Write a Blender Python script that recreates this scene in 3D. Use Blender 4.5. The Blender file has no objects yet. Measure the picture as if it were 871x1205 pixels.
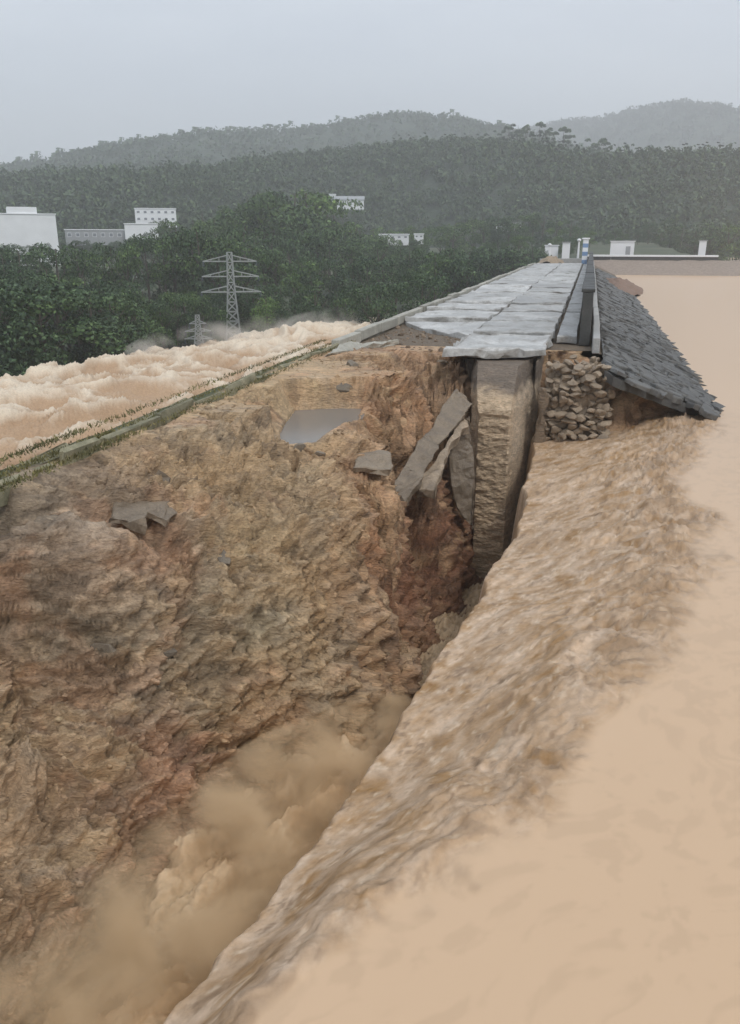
import bpy, bmesh, math, random
import numpy as np
from mathutils import Matrix, Vector

random.seed(7)
RNG = np.random.default_rng(11)
scene = bpy.context.scene

# ------------------------------------------------------------------ camera
F, PW, PH = 950.0, 871.0, 1205.0          # focal length and picture size in photograph pixels
CZ, HY, VX = 3.5, 283.0, 697.0            # camera height over the crest, horizon row, column of the dam axis
TH = math.atan((PH / 2 - HY) / F)
PSI = math.atan((VX - PW / 2) / F * math.cos(TH))
FW = np.array([-math.sin(PSI) * math.cos(TH), math.cos(PSI) * math.cos(TH), -math.sin(TH)])
RT = np.array([math.cos(PSI), math.sin(PSI), 0.0])
UP = np.cross(RT, FW)
CAM = np.array([0.0, 0.0, CZ])
cam_data = bpy.data.cameras.new('camera')
cam = bpy.data.objects.new('camera', cam_data)
scene.collection.objects.link(cam)
cam.matrix_world = Matrix(((RT[0], UP[0], -FW[0], CAM[0]), (RT[1], UP[1], -FW[1], CAM[1]),
                           (RT[2], UP[2], -FW[2], CAM[2]), (0, 0, 0, 1)))
cam_data.sensor_fit = 'VERTICAL'
cam_data.sensor_height = 24.0
cam_data.lens = 24.0 * F / PH
cam_data.clip_start = 0.05
cam_data.clip_end = 8000
scene.camera = cam

# ------------------------------------------------------------------ sky, sun, exposure
SUN_EL, SUN_AZ = math.radians(52), math.radians(138)     # soft sun behind cloud, high, from the right behind
world = bpy.data.worlds.new('World')
scene.world = world
world.use_nodes = True
wn = world.node_tree.nodes
wl = world.node_tree.links
wn.clear()
w_out = wn.new('ShaderNodeOutputWorld')
w_bg = wn.new('ShaderNodeBackground')
w_sky = wn.new('ShaderNodeTexSky')
w_sky.sky_type = 'NISHITA'
w_sky.sun_disc = False
w_sky.sun_elevation = SUN_EL
w_sky.sun_rotation = SUN_AZ
w_sky.air_density = 1.0
w_sky.dust_density = 4.0
w_tc = wn.new('ShaderNodeTexCoord')
w_map = wn.new('ShaderNodeMapping')
w_map.inputs['Scale'].default_value = (1.4, 1.4, 4.5)
w_noise = wn.new('ShaderNodeTexNoise')
w_noise.inputs['Scale'].default_value = 2.2
w_noise.inputs['Detail'].default_value = 7
w_noise.inputs['Roughness'].default_value = 0.55
w_ramp = wn.new('ShaderNodeValToRGB')                    # the cloud deck, grey to pale grey
w_ramp.color_ramp.elements[0].position = 0.30
w_ramp.color_ramp.elements[0].color = (5.2, 5.85, 6.9, 1)
w_ramp.color_ramp.elements[1].position = 0.72
w_ramp.color_ramp.elements[1].color = (6.9, 7.5, 8.3, 1)
w_mix = wn.new('ShaderNodeMix')
w_mix.data_type = 'RGBA'
w_mix.inputs[0].default_value = 0.93
w_bg.inputs['Strength'].default_value = 0.118
wl.new(w_tc.outputs['Generated'], w_map.inputs['Vector'])
wl.new(w_map.outputs['Vector'], w_noise.inputs['Vector'])
wl.new(w_noise.outputs['Fac'], w_ramp.inputs['Fac'])
wl.new(w_sky.outputs['Color'], w_mix.inputs[6])
wl.new(w_ramp.outputs['Color'], w_mix.inputs[7])
wl.new(w_mix.outputs[2], w_bg.inputs['Color'])
wl.new(w_bg.outputs['Background'], w_out.inputs['Surface'])

sun_d = bpy.data.lights.new('sun', 'SUN')
sun_d.energy = 1.5
sun_d.angle = math.radians(10)
sun_d.color = (1.0, 0.97, 0.92)
sun = bpy.data.objects.new('sun', sun_d)
scene.collection.objects.link(sun)
sdir = Vector((math.sin(SUN_AZ) * math.cos(SUN_EL), math.cos(SUN_AZ) * math.cos(SUN_EL), math.sin(SUN_EL)))
sun.rotation_euler = sdir.to_track_quat('Z', 'Y').to_euler()
sun.location = sdir * 50

vs = scene.view_settings
vs.view_transform = 'Standard'
vs.look = 'None'
vs.exposure = 0.27
vs.gamma = 1.0
vs.use_curve_mapping = False
scene.cycles.volume_bounces = 2
scene.cycles.max_bounces = 6
scene.cycles.diffuse_bounces = 3
scene.cycles.use_denoising = True

# ------------------------------------------------------------------ helpers
def ray(u, v):
    return FW + RT * (u - PW / 2) / F - UP * (v - PH / 2) / F
def at_z(u, v, z):
    d = ray(u, v); return CAM + d * ((z - CZ) / d[2])
def at_y(u, v, y):
    d = ray(u, v); return CAM + d * (y / d[1])
def at_d(u, v, dist):
    d = ray(u, v); return CAM + d * (dist / math.hypot(d[0], d[1]))

COL = scene.collection
def link(o):
    COL.objects.link(o); return o
def tag(o, label=None, cat=None, group=None, kind=None):
    if label: o['label'] = label
    if cat: o['category'] = cat
    if group: o['group'] = group
    if kind: o['kind'] = kind
    return o
def mesh(name, verts, faces, mat=None, smooth=False, color=None):
    me = bpy.data.meshes.new(name)
    v = np.asarray(verts, dtype=np.float32)
    if isinstance(faces, np.ndarray):
        nf, k = faces.shape
        me.vertices.add(len(v)); me.vertices.foreach_set('co', v.ravel())
        me.loops.add(nf * k); me.loops.foreach_set('vertex_index', faces.astype(np.int32).ravel())
        me.polygons.add(nf)
        me.polygons.foreach_set('loop_start', np.arange(0, nf * k, k, dtype=np.int32))
        me.polygons.foreach_set('loop_total', np.full(nf, k, dtype=np.int32))
        me.update(calc_edges=True)
    else:
        me.from_pydata([tuple(map(float, p)) for p in v], [], [tuple(map(int, f)) for f in faces])
        me.update()
    if smooth:
        me.polygons.foreach_set('use_smooth', np.ones(len(me.polygons), dtype=bool))
    if color is not None:
        a = me.attributes.new('Col', 'FLOAT_COLOR', 'POINT')
        c = np.ones((len(v), 4), dtype=np.float32); c[:, :np.shape(color)[1]] = color
        a.data.foreach_set('color', c.ravel())
    if mat: me.materials.append(mat)
    return me
def obj(name, me, parent=None, loc=(0, 0, 0), rot=(0, 0, 0), scale=(1, 1, 1)):
    o = bpy.data.objects.new(name, me)
    o.location = loc; o.rotation_euler = rot; o.scale = scale
    link(o)
    if parent: o.parent = parent
    return o
def empty(name, loc=(0, 0, 0), rz=0):
    o = bpy.data.objects.new(name, None)
    o.empty_display_size = 0.2
    o.location = loc; o.rotation_euler = (0, 0, rz)
    return link(o)
def grid_faces(nr, nc):
    i = np.arange(nr - 1)[:, None] * nc + np.arange(nc - 1)[None, :]
    return np.stack([i, i + 1, i + nc + 1, i + nc], -1).reshape(-1, 4)

# value noise in three dimensions, vectorised
def _h(ix, iy, iz, s):
    n = (ix * 374761393 + iy * 668265263 + iz * 2147483647 + s * 1274126177) & 0xFFFFFFFF
    n = ((n ^ (n >> 13)) * 1274126177) & 0xFFFFFFFF
    n = ((n ^ (n >> 16)) * 2246822519) & 0xFFFFFFFF
    return ((n ^ (n >> 15)) & 0xFFFFFF).astype(np.float32) / 8388607.5 - 1.0
def vnoise(p, s=0):
    i = np.floor(p).astype(np.int64); f = (p - i).astype(np.float32); f = f * f * f * (f * (f * 6 - 15) + 10)
    x, y, z = i[..., 0], i[..., 1], i[..., 2]; a, b, c = f[..., 0], f[..., 1], f[..., 2]
    def L(p0, p1, t): return p0 + (p1 - p0) * t
    return L(L(L(_h(x, y, z, s), _h(x + 1, y, z, s), a), L(_h(x, y + 1, z, s), _h(x + 1, y + 1, z, s), a), b),
             L(L(_h(x, y, z + 1, s), _h(x + 1, y, z + 1, s), a), L(_h(x, y + 1, z + 1, s), _h(x + 1, y + 1, z + 1, s), a), b), c)
def fbm(p, octv=4, s=0, rough=0.5):
    t = 0; a = 1.0; n = 0
    q = np.asarray(p, dtype=np.float64)
    for k in range(octv):
        t = t + a * vnoise(q, s + k * 17); n += a; a *= rough
        q = q * 2.03 + 13.7
    return t / n
def ridged(p, octv=4, s=0, rough=0.5):
    t = 0; a = 1.0; n = 0
    q = np.asarray(p, dtype=np.float64)
    for k in range(octv):
        t = t + a * (1 - 2 * np.abs(vnoise(q, s + k * 17))); n += a; a *= rough
        q = q * 2.03 + 13.7
    return t / n
def cells(p, s=0):
    """distance to nearest and second nearest jittered point, and a random value per cell"""
    i = np.floor(p).astype(np.int64); f = p - i
    d1 = np.full(p.shape[:-1], 9.0); d2 = d1.copy(); val = np.zeros(p.shape[:-1])
    for a in (-1, 0, 1):
        for b in (-1, 0, 1):
            for c in (-1, 0, 1):
                x, y, z = i[..., 0] + a, i[..., 1] + b, i[..., 2] + c
                d = (a + .5 + .45 * _h(x, y, z, s) - f[..., 0]) ** 2 + (b + .5 + .45 * _h(x, y, z, s + 1) - f[..., 1]) ** 2 + (c + .5 + .45 * _h(x, y, z, s + 2) - f[..., 2]) ** 2
                nearer = d < d1
                d2 = np.where(nearer, d1, np.minimum(d2, d))
                val = np.where(nearer, _h(x, y, z, s + 3), val)
                d1 = np.where(nearer, d, d1)
    return np.sqrt(d1), np.sqrt(d2), val
def sstep(a, b, x):
    t = np.clip((x - a) / (b - a), 0, 1); return t * t * (3 - 2 * t)
def normals(P):
    dr = np.gradient(P, axis=0); dc = np.gradient(P, axis=1)
    n = np.cross(dc, dr); n /= np.linalg.norm(n, axis=-1, keepdims=True) + 1e-9
    n[n[..., 2] < 0] *= -1
    return n
def rbf(cp, X, Y):
    cp = np.asarray(cp, dtype=np.float64)
    xy, z = cp[:, :2], cp[:, 2]
    n = len(cp)
    A = np.zeros((n + 3, n + 3))
    A[:n, :n] = np.sqrt(((xy[:, None] - xy[None]) ** 2).sum(-1) + 0.02)
    A[:n, n] = 1; A[:n, n + 1:] = xy; A[n, :n] = 1; A[n + 1:, :n] = xy.T
    w = np.linalg.lstsq(A, np.concatenate([z, np.zeros(3)]), rcond=None)[0]
    out = w[n] + w[n + 1] * X + w[n + 2] * Y
    for k in range(n):
        out = out + w[k] * np.sqrt((X - xy[k, 0]) ** 2 + (Y - xy[k, 1]) ** 2 + 0.02)
    return out

# ------------------------------------------------------------------ materials
def mat(name):
    m = bpy.data.materials.new(name); m.use_nodes = True
    nt = m.node_tree
    return m, nt, nt.nodes['Principled BSDF']
def N(nt, t, **kw):
    n = nt.nodes.new(t)
    for k, v in kw.items():
        if k in n.inputs: n.inputs[k].default_value = v
        else: setattr(n, k, v)
    return n
def noise_node(nt, scale, detail=5, rough=0.55, vec=None, dist=0.0):
    n = N(nt, 'ShaderNodeTexNoise', Scale=scale, Detail=detail, Roughness=rough, Distortion=dist)
    if vec: nt.links.new(vec, n.inputs['Vector'])
    return n
def pos(nt, scale=None, obj_space=False):
    if obj_space:
        o = N(nt, 'ShaderNodeTexCoord').outputs['Object']
    else:
        o = N(nt, 'ShaderNodeNewGeometry').outputs['Position']
    if scale:
        m = N(nt, 'ShaderNodeMapping'); m.inputs['Scale'].default_value = scale
        nt.links.new(o, m.inputs['Vector']); return m.outputs['Vector']
    return o
def ramp(nt, fac, stops):
    r = N(nt, 'ShaderNodeValToRGB')
    e = r.color_ramp.elements
    e[0].position, e[0].color = stops[0][0], (*stops[0][1], 1)
    e[1].position, e[1].color = stops[-1][0], (*stops[-1][1], 1)
    for p, c in stops[1:-1]:
        x = e.new(p); x.color = (*c, 1)
    nt.links.new(fac, r.inputs['Fac'])
    return r.outputs['Color']
def mul(nt, a, b, fac=1.0, mode='MULTIPLY'):
    m = N(nt, 'ShaderNodeMix', data_type='RGBA', blend_type=mode)
    m.inputs[0].default_value = fac
    nt.links.new(a, m.inputs[6]); nt.links.new(b, m.inputs[7])
    return m.outputs[2]
def bump(nt, bs, h, strength=0.5, dist=0.05, prev=None):
    b = N(nt, 'ShaderNodeBump', Strength=strength, Distance=dist)
    nt.links.new(h, b.inputs['Height'])
    if prev: nt.links.new(prev, b.inputs['Normal'])
    nt.links.new(b.outputs['Normal'], bs.inputs['Normal'])
    return b.outputs['Normal']
def g(v): return (v, v, v)

def soil_material():
    m, nt, bs = mat('soil')
    at = N(nt, 'ShaderNodeAttribute', attribute_name='Col')
    def bed(sc):
        mp = N(nt, 'ShaderNodeMapping'); mp.inputs['Rotation'].default_value = (0, 0, -0.2); mp.inputs['Scale'].default_value = sc
        nt.links.new(pos(nt), mp.inputs['Vector']); return mp.outputs['Vector']
    n1 = noise_node(nt, 3.0, 10, 0.70, bed((0.7, 1.3, 2.6)), 0.6)
    n2 = noise_node(nt, 22, 7, 0.72, bed((0.45, 1.2, 2.2)), 0.3)
    vo = N(nt, 'ShaderNodeTexVoronoi', Scale=11.0, Randomness=1.0); nt.links.new(bed((0.6, 1.1, 1.7)), vo.inputs['Vector'])
    vo2 = N(nt, 'ShaderNodeTexVoronoi', Scale=34.0, Randomness=1.0); nt.links.new(bed((0.55, 1.1, 1.7)), vo2.inputs['Vector'])
    c = mul(nt, at.outputs['Color'], ramp(nt, n1.outputs['Fac'], [(0.3, g(0.62)), (0.5, g(1.0)), (0.7, g(1.3))]))
    c = mul(nt, c, ramp(nt, n2.outputs['Fac'], [(0.3, g(0.66)), (0.5, g(1.0)), (0.7, g(1.34))]))
    nt.links.new(c, bs.inputs['Base Color'])
    nt.links.new(ramp(nt, n1.outputs['Fac'], [(0.35, g(0.55)), (0.65, g(0.9))]), bs.inputs['Roughness'])
    bs.inputs['Specular IOR Level'].default_value = 0.3
    p = bump(nt, bs, n1.outputs['Fac'], 0.7, 0.14)
    p = bump(nt, bs, vo.outputs['Distance'], 0.55, 0.06, p)
    p = bump(nt, bs, vo2.outputs['Distance'], 0.5, 0.025, p)
    bump(nt, bs, n2.outputs['Fac'], 0.8, 0.035, p)
    return m
def mud_water(name, base, rough=0.3, streak=None, foam=False):
    m, nt, bs = mat(name)
    if foam:
        at = N(nt, 'ShaderNodeAttribute', attribute_name='Col')
        n = noise_node(nt, 9, 6, 0.65, pos(nt))
        c = mul(nt, at.outputs['Color'], ramp(nt, n.outputs['Fac'], [(0.3, g(0.82)), (0.5, g(1)), (0.7, g(1.12))]))
        nt.links.new(c, bs.inputs['Base Color'])
        hgt = N(nt, 'ShaderNodeMath', operation='MULTIPLY')
        nt.links.new(n.outputs['Fac'], hgt.inputs[0]); nt.links.new(at.outputs['Alpha'], hgt.inputs[1])
        bump(nt, bs, hgt.outputs[0], 0.4, 0.06)
        c2 = N(nt, 'ShaderNodeMix', data_type='RGBA')
        nt.links.new(at.outputs['Alpha'], c2.inputs[0]); nt.links.new(at.outputs['Color'], c2.inputs[6]); nt.links.new(c, c2.inputs[7])
        nt.links.new(c2.outputs[2], bs.inputs['Base Color'])
        rmap = N(nt, 'ShaderNodeMapRange'); rmap.inputs[3].default_value = 0.30; rmap.inputs[4].default_value = rough + .08
        nt.links.new(at.outputs['Alpha'], rmap.inputs[0]); nt.links.new(rmap.outputs[0], bs.inputs['Roughness'])
        smap = N(nt, 'ShaderNodeMapRange'); smap.inputs[3].default_value = 0.5; smap.inputs[4].default_value = 0.22
        nt.links.new(at.outputs['Alpha'], smap.inputs[0]); nt.links.new(smap.outputs[0], bs.inputs['Specular IOR Level'])
    else:
        bs.inputs['Base Color'].default_value = (*base, 1)
    bs.inputs['Roughness'].default_value = rough
    bs.inputs['Specular IOR Level'].default_value = 0.5
    bs.inputs['IOR'].default_value = 1.33
    return m
def concrete(name, lo, hi, rough=(0.35, 0.75), scale=1.5, bumpd=0.01):
    m, nt, bs = mat(name)
    oi = N(nt, 'ShaderNodeObjectInfo')
    v = pos(nt)
    n1 = noise_node(nt, scale, 8, 0.65, v, 0.3)
    n2 = noise_node(nt, scale * 14, 5, 0.65, v)
    c = ramp(nt, n1.outputs['Fac'], [(0.3, lo), (0.68, hi)])
    c = mul(nt, c, ramp(nt, n2.outputs['Fac'], [(0.3, g(0.75)), (0.65, g(1.12))]))
    c = mul(nt, c, ramp(nt, oi.outputs['Random'], [(0, g(0.8)), (1, g(1.15))]))
    nt.links.new(c, bs.inputs['Base Color'])
    nt.links.new(ramp(nt, n1.outputs['Fac'], [(0.35, g(rough[0])), (0.65, g(rough[1]))]), bs.inputs['Roughness'])
    bump(nt, bs, n2.outputs['Fac'], 0.6, bumpd)
    return m
def stain(m, col, lo, hi, scale):
    nt = m.node_tree; bs = nt.nodes['Principled BSDF']
    old = bs.inputs['Base Color'].links[0].from_socket
    n = noise_node(nt, scale, 8, 0.7, pos(nt, (1.0, 0.45, 1)), 0.6)
    f = ramp(nt, n.outputs['Fac'], [(lo, g(0)), (hi, g(0.85))])
    mx = N(nt, 'ShaderNodeMix', data_type='RGBA'); nt.links.new(f, mx.inputs[0]); nt.links.new(old, mx.inputs[6]); mx.inputs[7].default_value = (*col, 1)
    nt.links.new(mx.outputs[2], bs.inputs['Base Color'])
def leaf(name, a, b, c2):
    m, nt, bs = mat(name)
    oi = N(nt, 'ShaderNodeObjectInfo')
    gi = N(nt, 'ShaderNodeNewGeometry')
    n = noise_node(nt, 0.45, 3, 0.6, pos(nt))
    c = ramp(nt, gi.outputs['Random Per Island'], [(0, a), (0.6, b), (1, c2)])
    c = mul(nt, c, ramp(nt, n.outputs['Fac'], [(0.3, (0.6, 0.62, 0.62)), (0.7, (1.35, 1.32, 1.1))]))
    c = mul(nt, c, ramp(nt, oi.outputs['Random'], [(0, (0.75, 0.8, 0.85)), (0.7, (1.05, 1.05, 1)), (1, (1.3, 1.3, 1.05))]))
    nt.links.new(c, bs.inputs['Base Color'])
    bs.inputs['Roughness'].default_value = 0.6
    bs.inputs['Specular IOR Level'].default_value = 0.3
    return m
def plain(name, col, rough=0.7, metal=0.0, var=0.12, scale=3):
    m, nt, bs = mat(name)
    n = noise_node(nt, scale, 6, 0.6, pos(nt))
    c = ramp(nt, n.outputs['Fac'], [(0.3, tuple(x * (1 - var) for x in col)), (0.7, tuple(x * (1 + var) for x in col))])
    nt.links.new(c, bs.inputs['Base Color'])
    bs.inputs['Roughness'].default_value = rough
    bs.inputs['Metallic'].default_value = metal
    return m

M = {}
M['soil'] = soil_material()
M['water'] = mud_water('muddy_water', (0.60, 0.40, 0.245), 0.3, foam=True)
M['torrent'] = mud_water('torrent_water', (0.6, 0.45, 0.3), 0.55, foam=True)
M['slab'] = concrete('road_concrete', (0.27, 0.265, 0.25), (0.56, 0.555, 0.535), (0.3, 0.7), 0.45)
stain(M['slab'], (.17, .145, .115), .50, .68, 1.1)
M['kerb'] = concrete('kerb_concrete', (0.26, 0.25, 0.21), (0.45, 0.43, 0.37), (0.6, 0.9), 1.5)
M['mossy'] = concrete('mossy_concrete', (0.13, 0.125, 0.07), (0.33, 0.30, 0.20), (0.7, 0.95), 3.0, 0.02)
M['parapet'] = concrete('parapet_concrete', (0.025, 0.027, 0.026), (0.07, 0.07, 0.066), (0.5, 0.85), 1.1)
M['pale'] = concrete('pale_concrete', (0.30, 0.30, 0.29), (0.46, 0.45, 0.43), (0.5, 0.85), 1.1)
M['facing'] = concrete('facing_stone', (0.055, 0.055, 0.053), (0.145, 0.142, 0.132), (0.45, 0.8), 2.0, 0.03)
M['masonry'] = concrete('masonry_stone', (0.17, 0.13, 0.09), (0.40, 0.31, 0.22), (0.5, 0.9), 2.2, 0.03)
M['rock'] = concrete('rock', (0.13, 0.11, 0.085), (0.28, 0.23, 0.17), (0.5, 0.9), 3.0, 0.03)
M['greyslab'] = concrete('grey_slab', (0.14, 0.105, 0.07), (0.27, 0.215, 0.155), (0.35, 0.8), 2.0, 0.03)
M['leaf'] = leaf('leaf_dark', (0.020, 0.040, 0.020), (0.045, 0.085, 0.036), (0.11, 0.17, 0.085))
M['leaf2'] = leaf('leaf_mid', (0.030, 0.060, 0.020), (0.065, 0.12, 0.038), (0.14, 0.21, 0.075))
M['leaf3'] = leaf('leaf_hill', (0.022, 0.040, 0.028), (0.042, 0.068, 0.042), (0.075, 0.11, 0.06))
M['bark'] = plain('bark', (0.09, 0.075, 0.06), 0.9)
M['grass'] = leaf('grass_blades', (0.08, 0.08, 0.035), (0.15, 0.14, 0.06), (0.26, 0.22, 0.11))
M['white'] = plain('white_render', (0.78, 0.79, 0.80), 0.7, 0, 0.05, 0.3)
M['roofgrey'] = plain('roof_grey', (0.32, 0.33, 0.34), 0.7)
M['glass'] = plain('window_glass', (0.05, 0.06, 0.07), 0.15)
M['dimglass'] = plain('dim_window_glass', (0.20, 0.22, 0.24), 0.2)
M['steel'] = plain('galvanised_steel', (0.34, 0.36, 0.35), 0.5, 0.4)
M['blue'] = plain('blue_paint', (0.16, 0.27, 0.45), 0.5)
M['brown'] = plain('brown_paint', (0.20, 0.13, 0.09), 0.7)

# ================================================================== LARGE STRUCTURE
# ---------------------------------------------------------------- ground and hills
def prof(pts):
    a = np.array(pts, dtype=float)
    return lambda u: np.interp(u, a[:, 0], a[:, 1])
def u_to_dir(u):
    d = ray(u, HY); h = math.hypot(d[0], d[1]); return d[0] / h, d[1] / h
def dir_to_u(X, Y):
    a = X * RT[0] + Y * RT[1]; fwd = X * FW[0] + Y * FW[1]
    fwd = np.where(np.abs(fwd) < 1e-6, 1e-6, fwd)
    return PW / 2 + F * a / (fwd + 0.0) * 1.0 / (1.0)
def z_of(v, D, u):
    # height of the point seen at row v at horizontal distance D
    d = ray(u, v); return CZ + d[2] * D / math.hypot(d[0], d[1])

def ground_z(X, Y):
    """ground beside and behind the dam: flat valley floor that climbs to the hills"""
    X = np.asarray(X, float); Y = np.asarray(Y, float)
    D = np.hypot(X, Y)
    left = np.interp(D, [0, 105, 150, 240, 330, 460, 700, 3000], [-9.0, -9.0, -8.0, -4.5, 0.0, 6.0, 12, 14])
    n = fbm(np.stack([X * 0.02, Y * 0.02, X * 0], -1), 3, 5) * 2.2 * sstep(110, 220, D)
    z = left + n
    # the reservoir basin to the right of the dam line
    basin = sstep(-6, 10, X) * (1 - sstep(245, 285, D + 0.12 * np.abs(X - 20)))
    z = z * (1 - basin) + (-9.5) * basin
    # abutment: high ground where the dam ends
    ab = sstep(150, 172, Y) * (1 - sstep(20, 34, X)) * sstep(-60, -14, X)
    z = np.maximum(z, -9.5 + ab * (9.6 + 0.02 * np.clip(Y - 160, 0, 200)))
    return z
rr = np.concatenate([np.linspace(0, 60, 16), np.geomspace(66, 6000, 120)])
aa = np.linspace(0, 2 * math.pi, 361)
R_, A_ = np.meshgrid(rr, aa, indexing='ij')
gx, gy = R_ * np.sin(A_), R_ * np.cos(A_)
gz = ground_z(gx, gy)
m, nt, bs = mat('ground_grass')
n1 = noise_node(nt, 0.05, 8, 0.65, pos(nt))
nt.links.new(ramp(nt, n1.outputs['Fac'], [(0.32, (0.03, 0.045, 0.024)), (0.5, (0.06, 0.075, 0.036)), (0.70, (0.11, 0.105, 0.06))]), bs.inputs['Base Color'])
bs.inputs['Roughness'].default_value = 0.9
M['ground'] = m
tag(obj('ground', mesh('ground', np.stack([gx, gy, gz], -1).reshape(-1, 3), grid_faces(*gx.shape), M['ground'], True)), kind='structure')

m, nt, bs = mat('hill_wood')
n1 = noise_node(nt, 0.03, 9, 0.7, pos(nt)); n2 = noise_node(nt, 0.22, 5, 0.7, pos(nt))
c = ramp(nt, n1.outputs['Fac'], [(0.32, (0.022, 0.036, 0.024)), (0.52, (0.045, 0.066, 0.038)), (0.70, (0.085, 0.10, 0.055))])
c = mul(nt, c, ramp(nt, n2.outputs['Fac'], [(0.3, g(0.5)), (0.65, g(1.35))]))
nt.links.new(c, bs.inputs['Base Color']); bs.inputs['Roughness'].default_value = 0.95
bump(nt, bs, n2.outputs['Fac'], 1.0, 3.0)
M['hill'] = m

hill_field = {}
def make_hill(key, D, ridge, depth, back, seed, rough=2.0, foot=-4):
    """a real ridge at distance D whose crest line follows ridge(u); goes on beyond the frame"""
    us = np.linspace(-900, 1900, 380)
    ts = np.concatenate([np.linspace(0, 1, 46), np.linspace(1.06, 2.0, 14)])
    P = np.zeros((len(ts), len(us), 3))
    for j, u in enumerate(us):
        dx, dy = u_to_dir(u)
        k = 1.0 + 0.06 * math.sin(u * 0.011 + seed)
        zt = z_of(ridge(u), D * k, u)
        r = np.where(ts <= 1, D * k - depth * (1 - ts), D * k + back * (ts - 1))
        s = np.where(ts <= 1, np.sin(ts * math.pi / 2) ** 1.15, np.cos((ts - 1) * math.pi / 2))
        P[:, j, 0] = dx * r; P[:, j, 1] = dy * r; P[:, j, 2] = foot + (zt - foot) * s
    w = np.concatenate([np.sin(np.linspace(0, 1, 46) * math.pi), np.sin(np.linspace(0.06, 1, 14) * math.pi)])[:, None]
    P[..., 2] += fbm(P * 0.012 + seed, 4, seed) * rough * 5 * w * 0.5 + fbm(P * 0.09 + seed, 3, seed + 3) * rough * 0.5
    o = obj('hill', mesh('hill', P.reshape(-1, 3), grid_faces(*P.shape[:2]), M['hill'], True))
    tag(o, kind='structure')
    hill_field[key] = (P, us, ts)
    return o
ridgeC = prof([(-900, 230), (-300, 214), (0, 209), (60, 205), (150, 204), (220, 200), (265, 199), (300, 187), (350, 184), (400, 178), (450, 172), (520, 168), (575, 168), (620, 172), (655, 182), (700, 190), (750, 186), (800, 184), (871, 179), (1100, 170), (1500, 200), (1900, 220)])
ridgeA = prof([(-900, 250), (-300, 225), (0, 203), (40, 195), (100, 182), (160, 171), (200, 165), (240, 160), (290, 160), (330, 158), (380, 151), (430, 141), (480, 137), (530, 140), (570, 150), (610, 162), (660, 176), (760, 196), (900, 215), (1900, 240)])
ridgeB = prof([(-900, 270), (300, 220), (500, 175), (600, 160), (650, 150), (690, 147), (725, 138), (780, 128), (830, 133), (871, 140), (960, 150), (1200, 175), (1900, 210)])
make_hill('near', 470, lambda u: ridgeC(u) + 9, 150, 200, 3, 1.6, -2)
make_hill('far', 950, lambda u: ridgeA(u) + 5, 380, 400, 9, 3.0, 5)
make_hill('misty', 1700, ridgeB, 560, 700, 14, 4.0, 5)

# ---------------------------------------------------------------- the breached embankment (soil)
KX = -8.7                                           # left edge of the crest
CROAD = 29.0
cp = []
for Yk in (-2, 2, 5, 8, 11, 14, 17, 20, 23, 26, 29):
    cp += [(-8.6, Yk, -0.16), (-9.3, Yk, -0.2), (-14, Yk, -3.0), (-20, Yk, -6.2), (-26, Yk, -9.2)]
def P3(*pts):
    for u, v, z in pts:
        p = at_z(u, v, z); cp.append((p[0], p[1], z))
P3((20, 590, -.42), (100, 570, -.5), (60, 625, -.66), (10, 692, -1.75), (80, 694, -1.75), (150, 652, -1.05), (0, 780, -2.1),
   (0, 900, -2.9), (0, 1050, -3.45), (0, 1205, -3.9), (100, 800, -2.4), (100, 900, -3.1), (100, 1050, -3.8), (100, 1205, -4.5), (200, 700, -1.9),
   (200, 800, -2.8), (200, 900, -3.6), (200, 1000, -4.3), (200, 1100, -4.9), (160, 590, -.8), (240, 520, -.6), (200, 620, -1.15), (300, 455, -.35),
   (300, 520, -.85), (280, 600, -1.3), (300, 700, -2.2), (300, 800, -3.3), (300, 900, -4.3), (370, 505, -1.08), (340, 520, -1.08), (410, 488, -1.06), (385, 515, -1.06),
   (350, 560, -1.3), (400, 600, -1.8), (380, 680, -2.4), (370, 760, -3.3), (390, 800, -4.0), (420, 440, -.5), (400, 418, -.35), (460, 402, -.3),
   (490, 430, -.75), (460, 480, -1.0), (500, 480, -1.2), (440, 540, -1.45), (446, 600, -2.2), (425, 680, -3.0), (400, 740, -3.5),
   (480, 640, -5.0), (515, 600, -5.6), (545, 640, -7.0), (535, 720, -7.2), (490, 720, -6.0), (455, 740, -5.0), (440, 790, -5.4), (500, 790, -7.0))
for u, v, z, dz in [(-40, 640, -.62, .95), (0, 645, -.64, .9), (30, 644, -.66, .85), (60, 641, -.67, .8), (90, 638, -.69, .7), (118, 634, -.72, .45)]:
    p = at_z(u, v, z); cp.append((p[0], p[1], z)); cp.append((p[0] + .10, p[1] - .40, z - dz * .8) if u < 200 else (p[0] + .3, p[1] + .05, z - dz))
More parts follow.
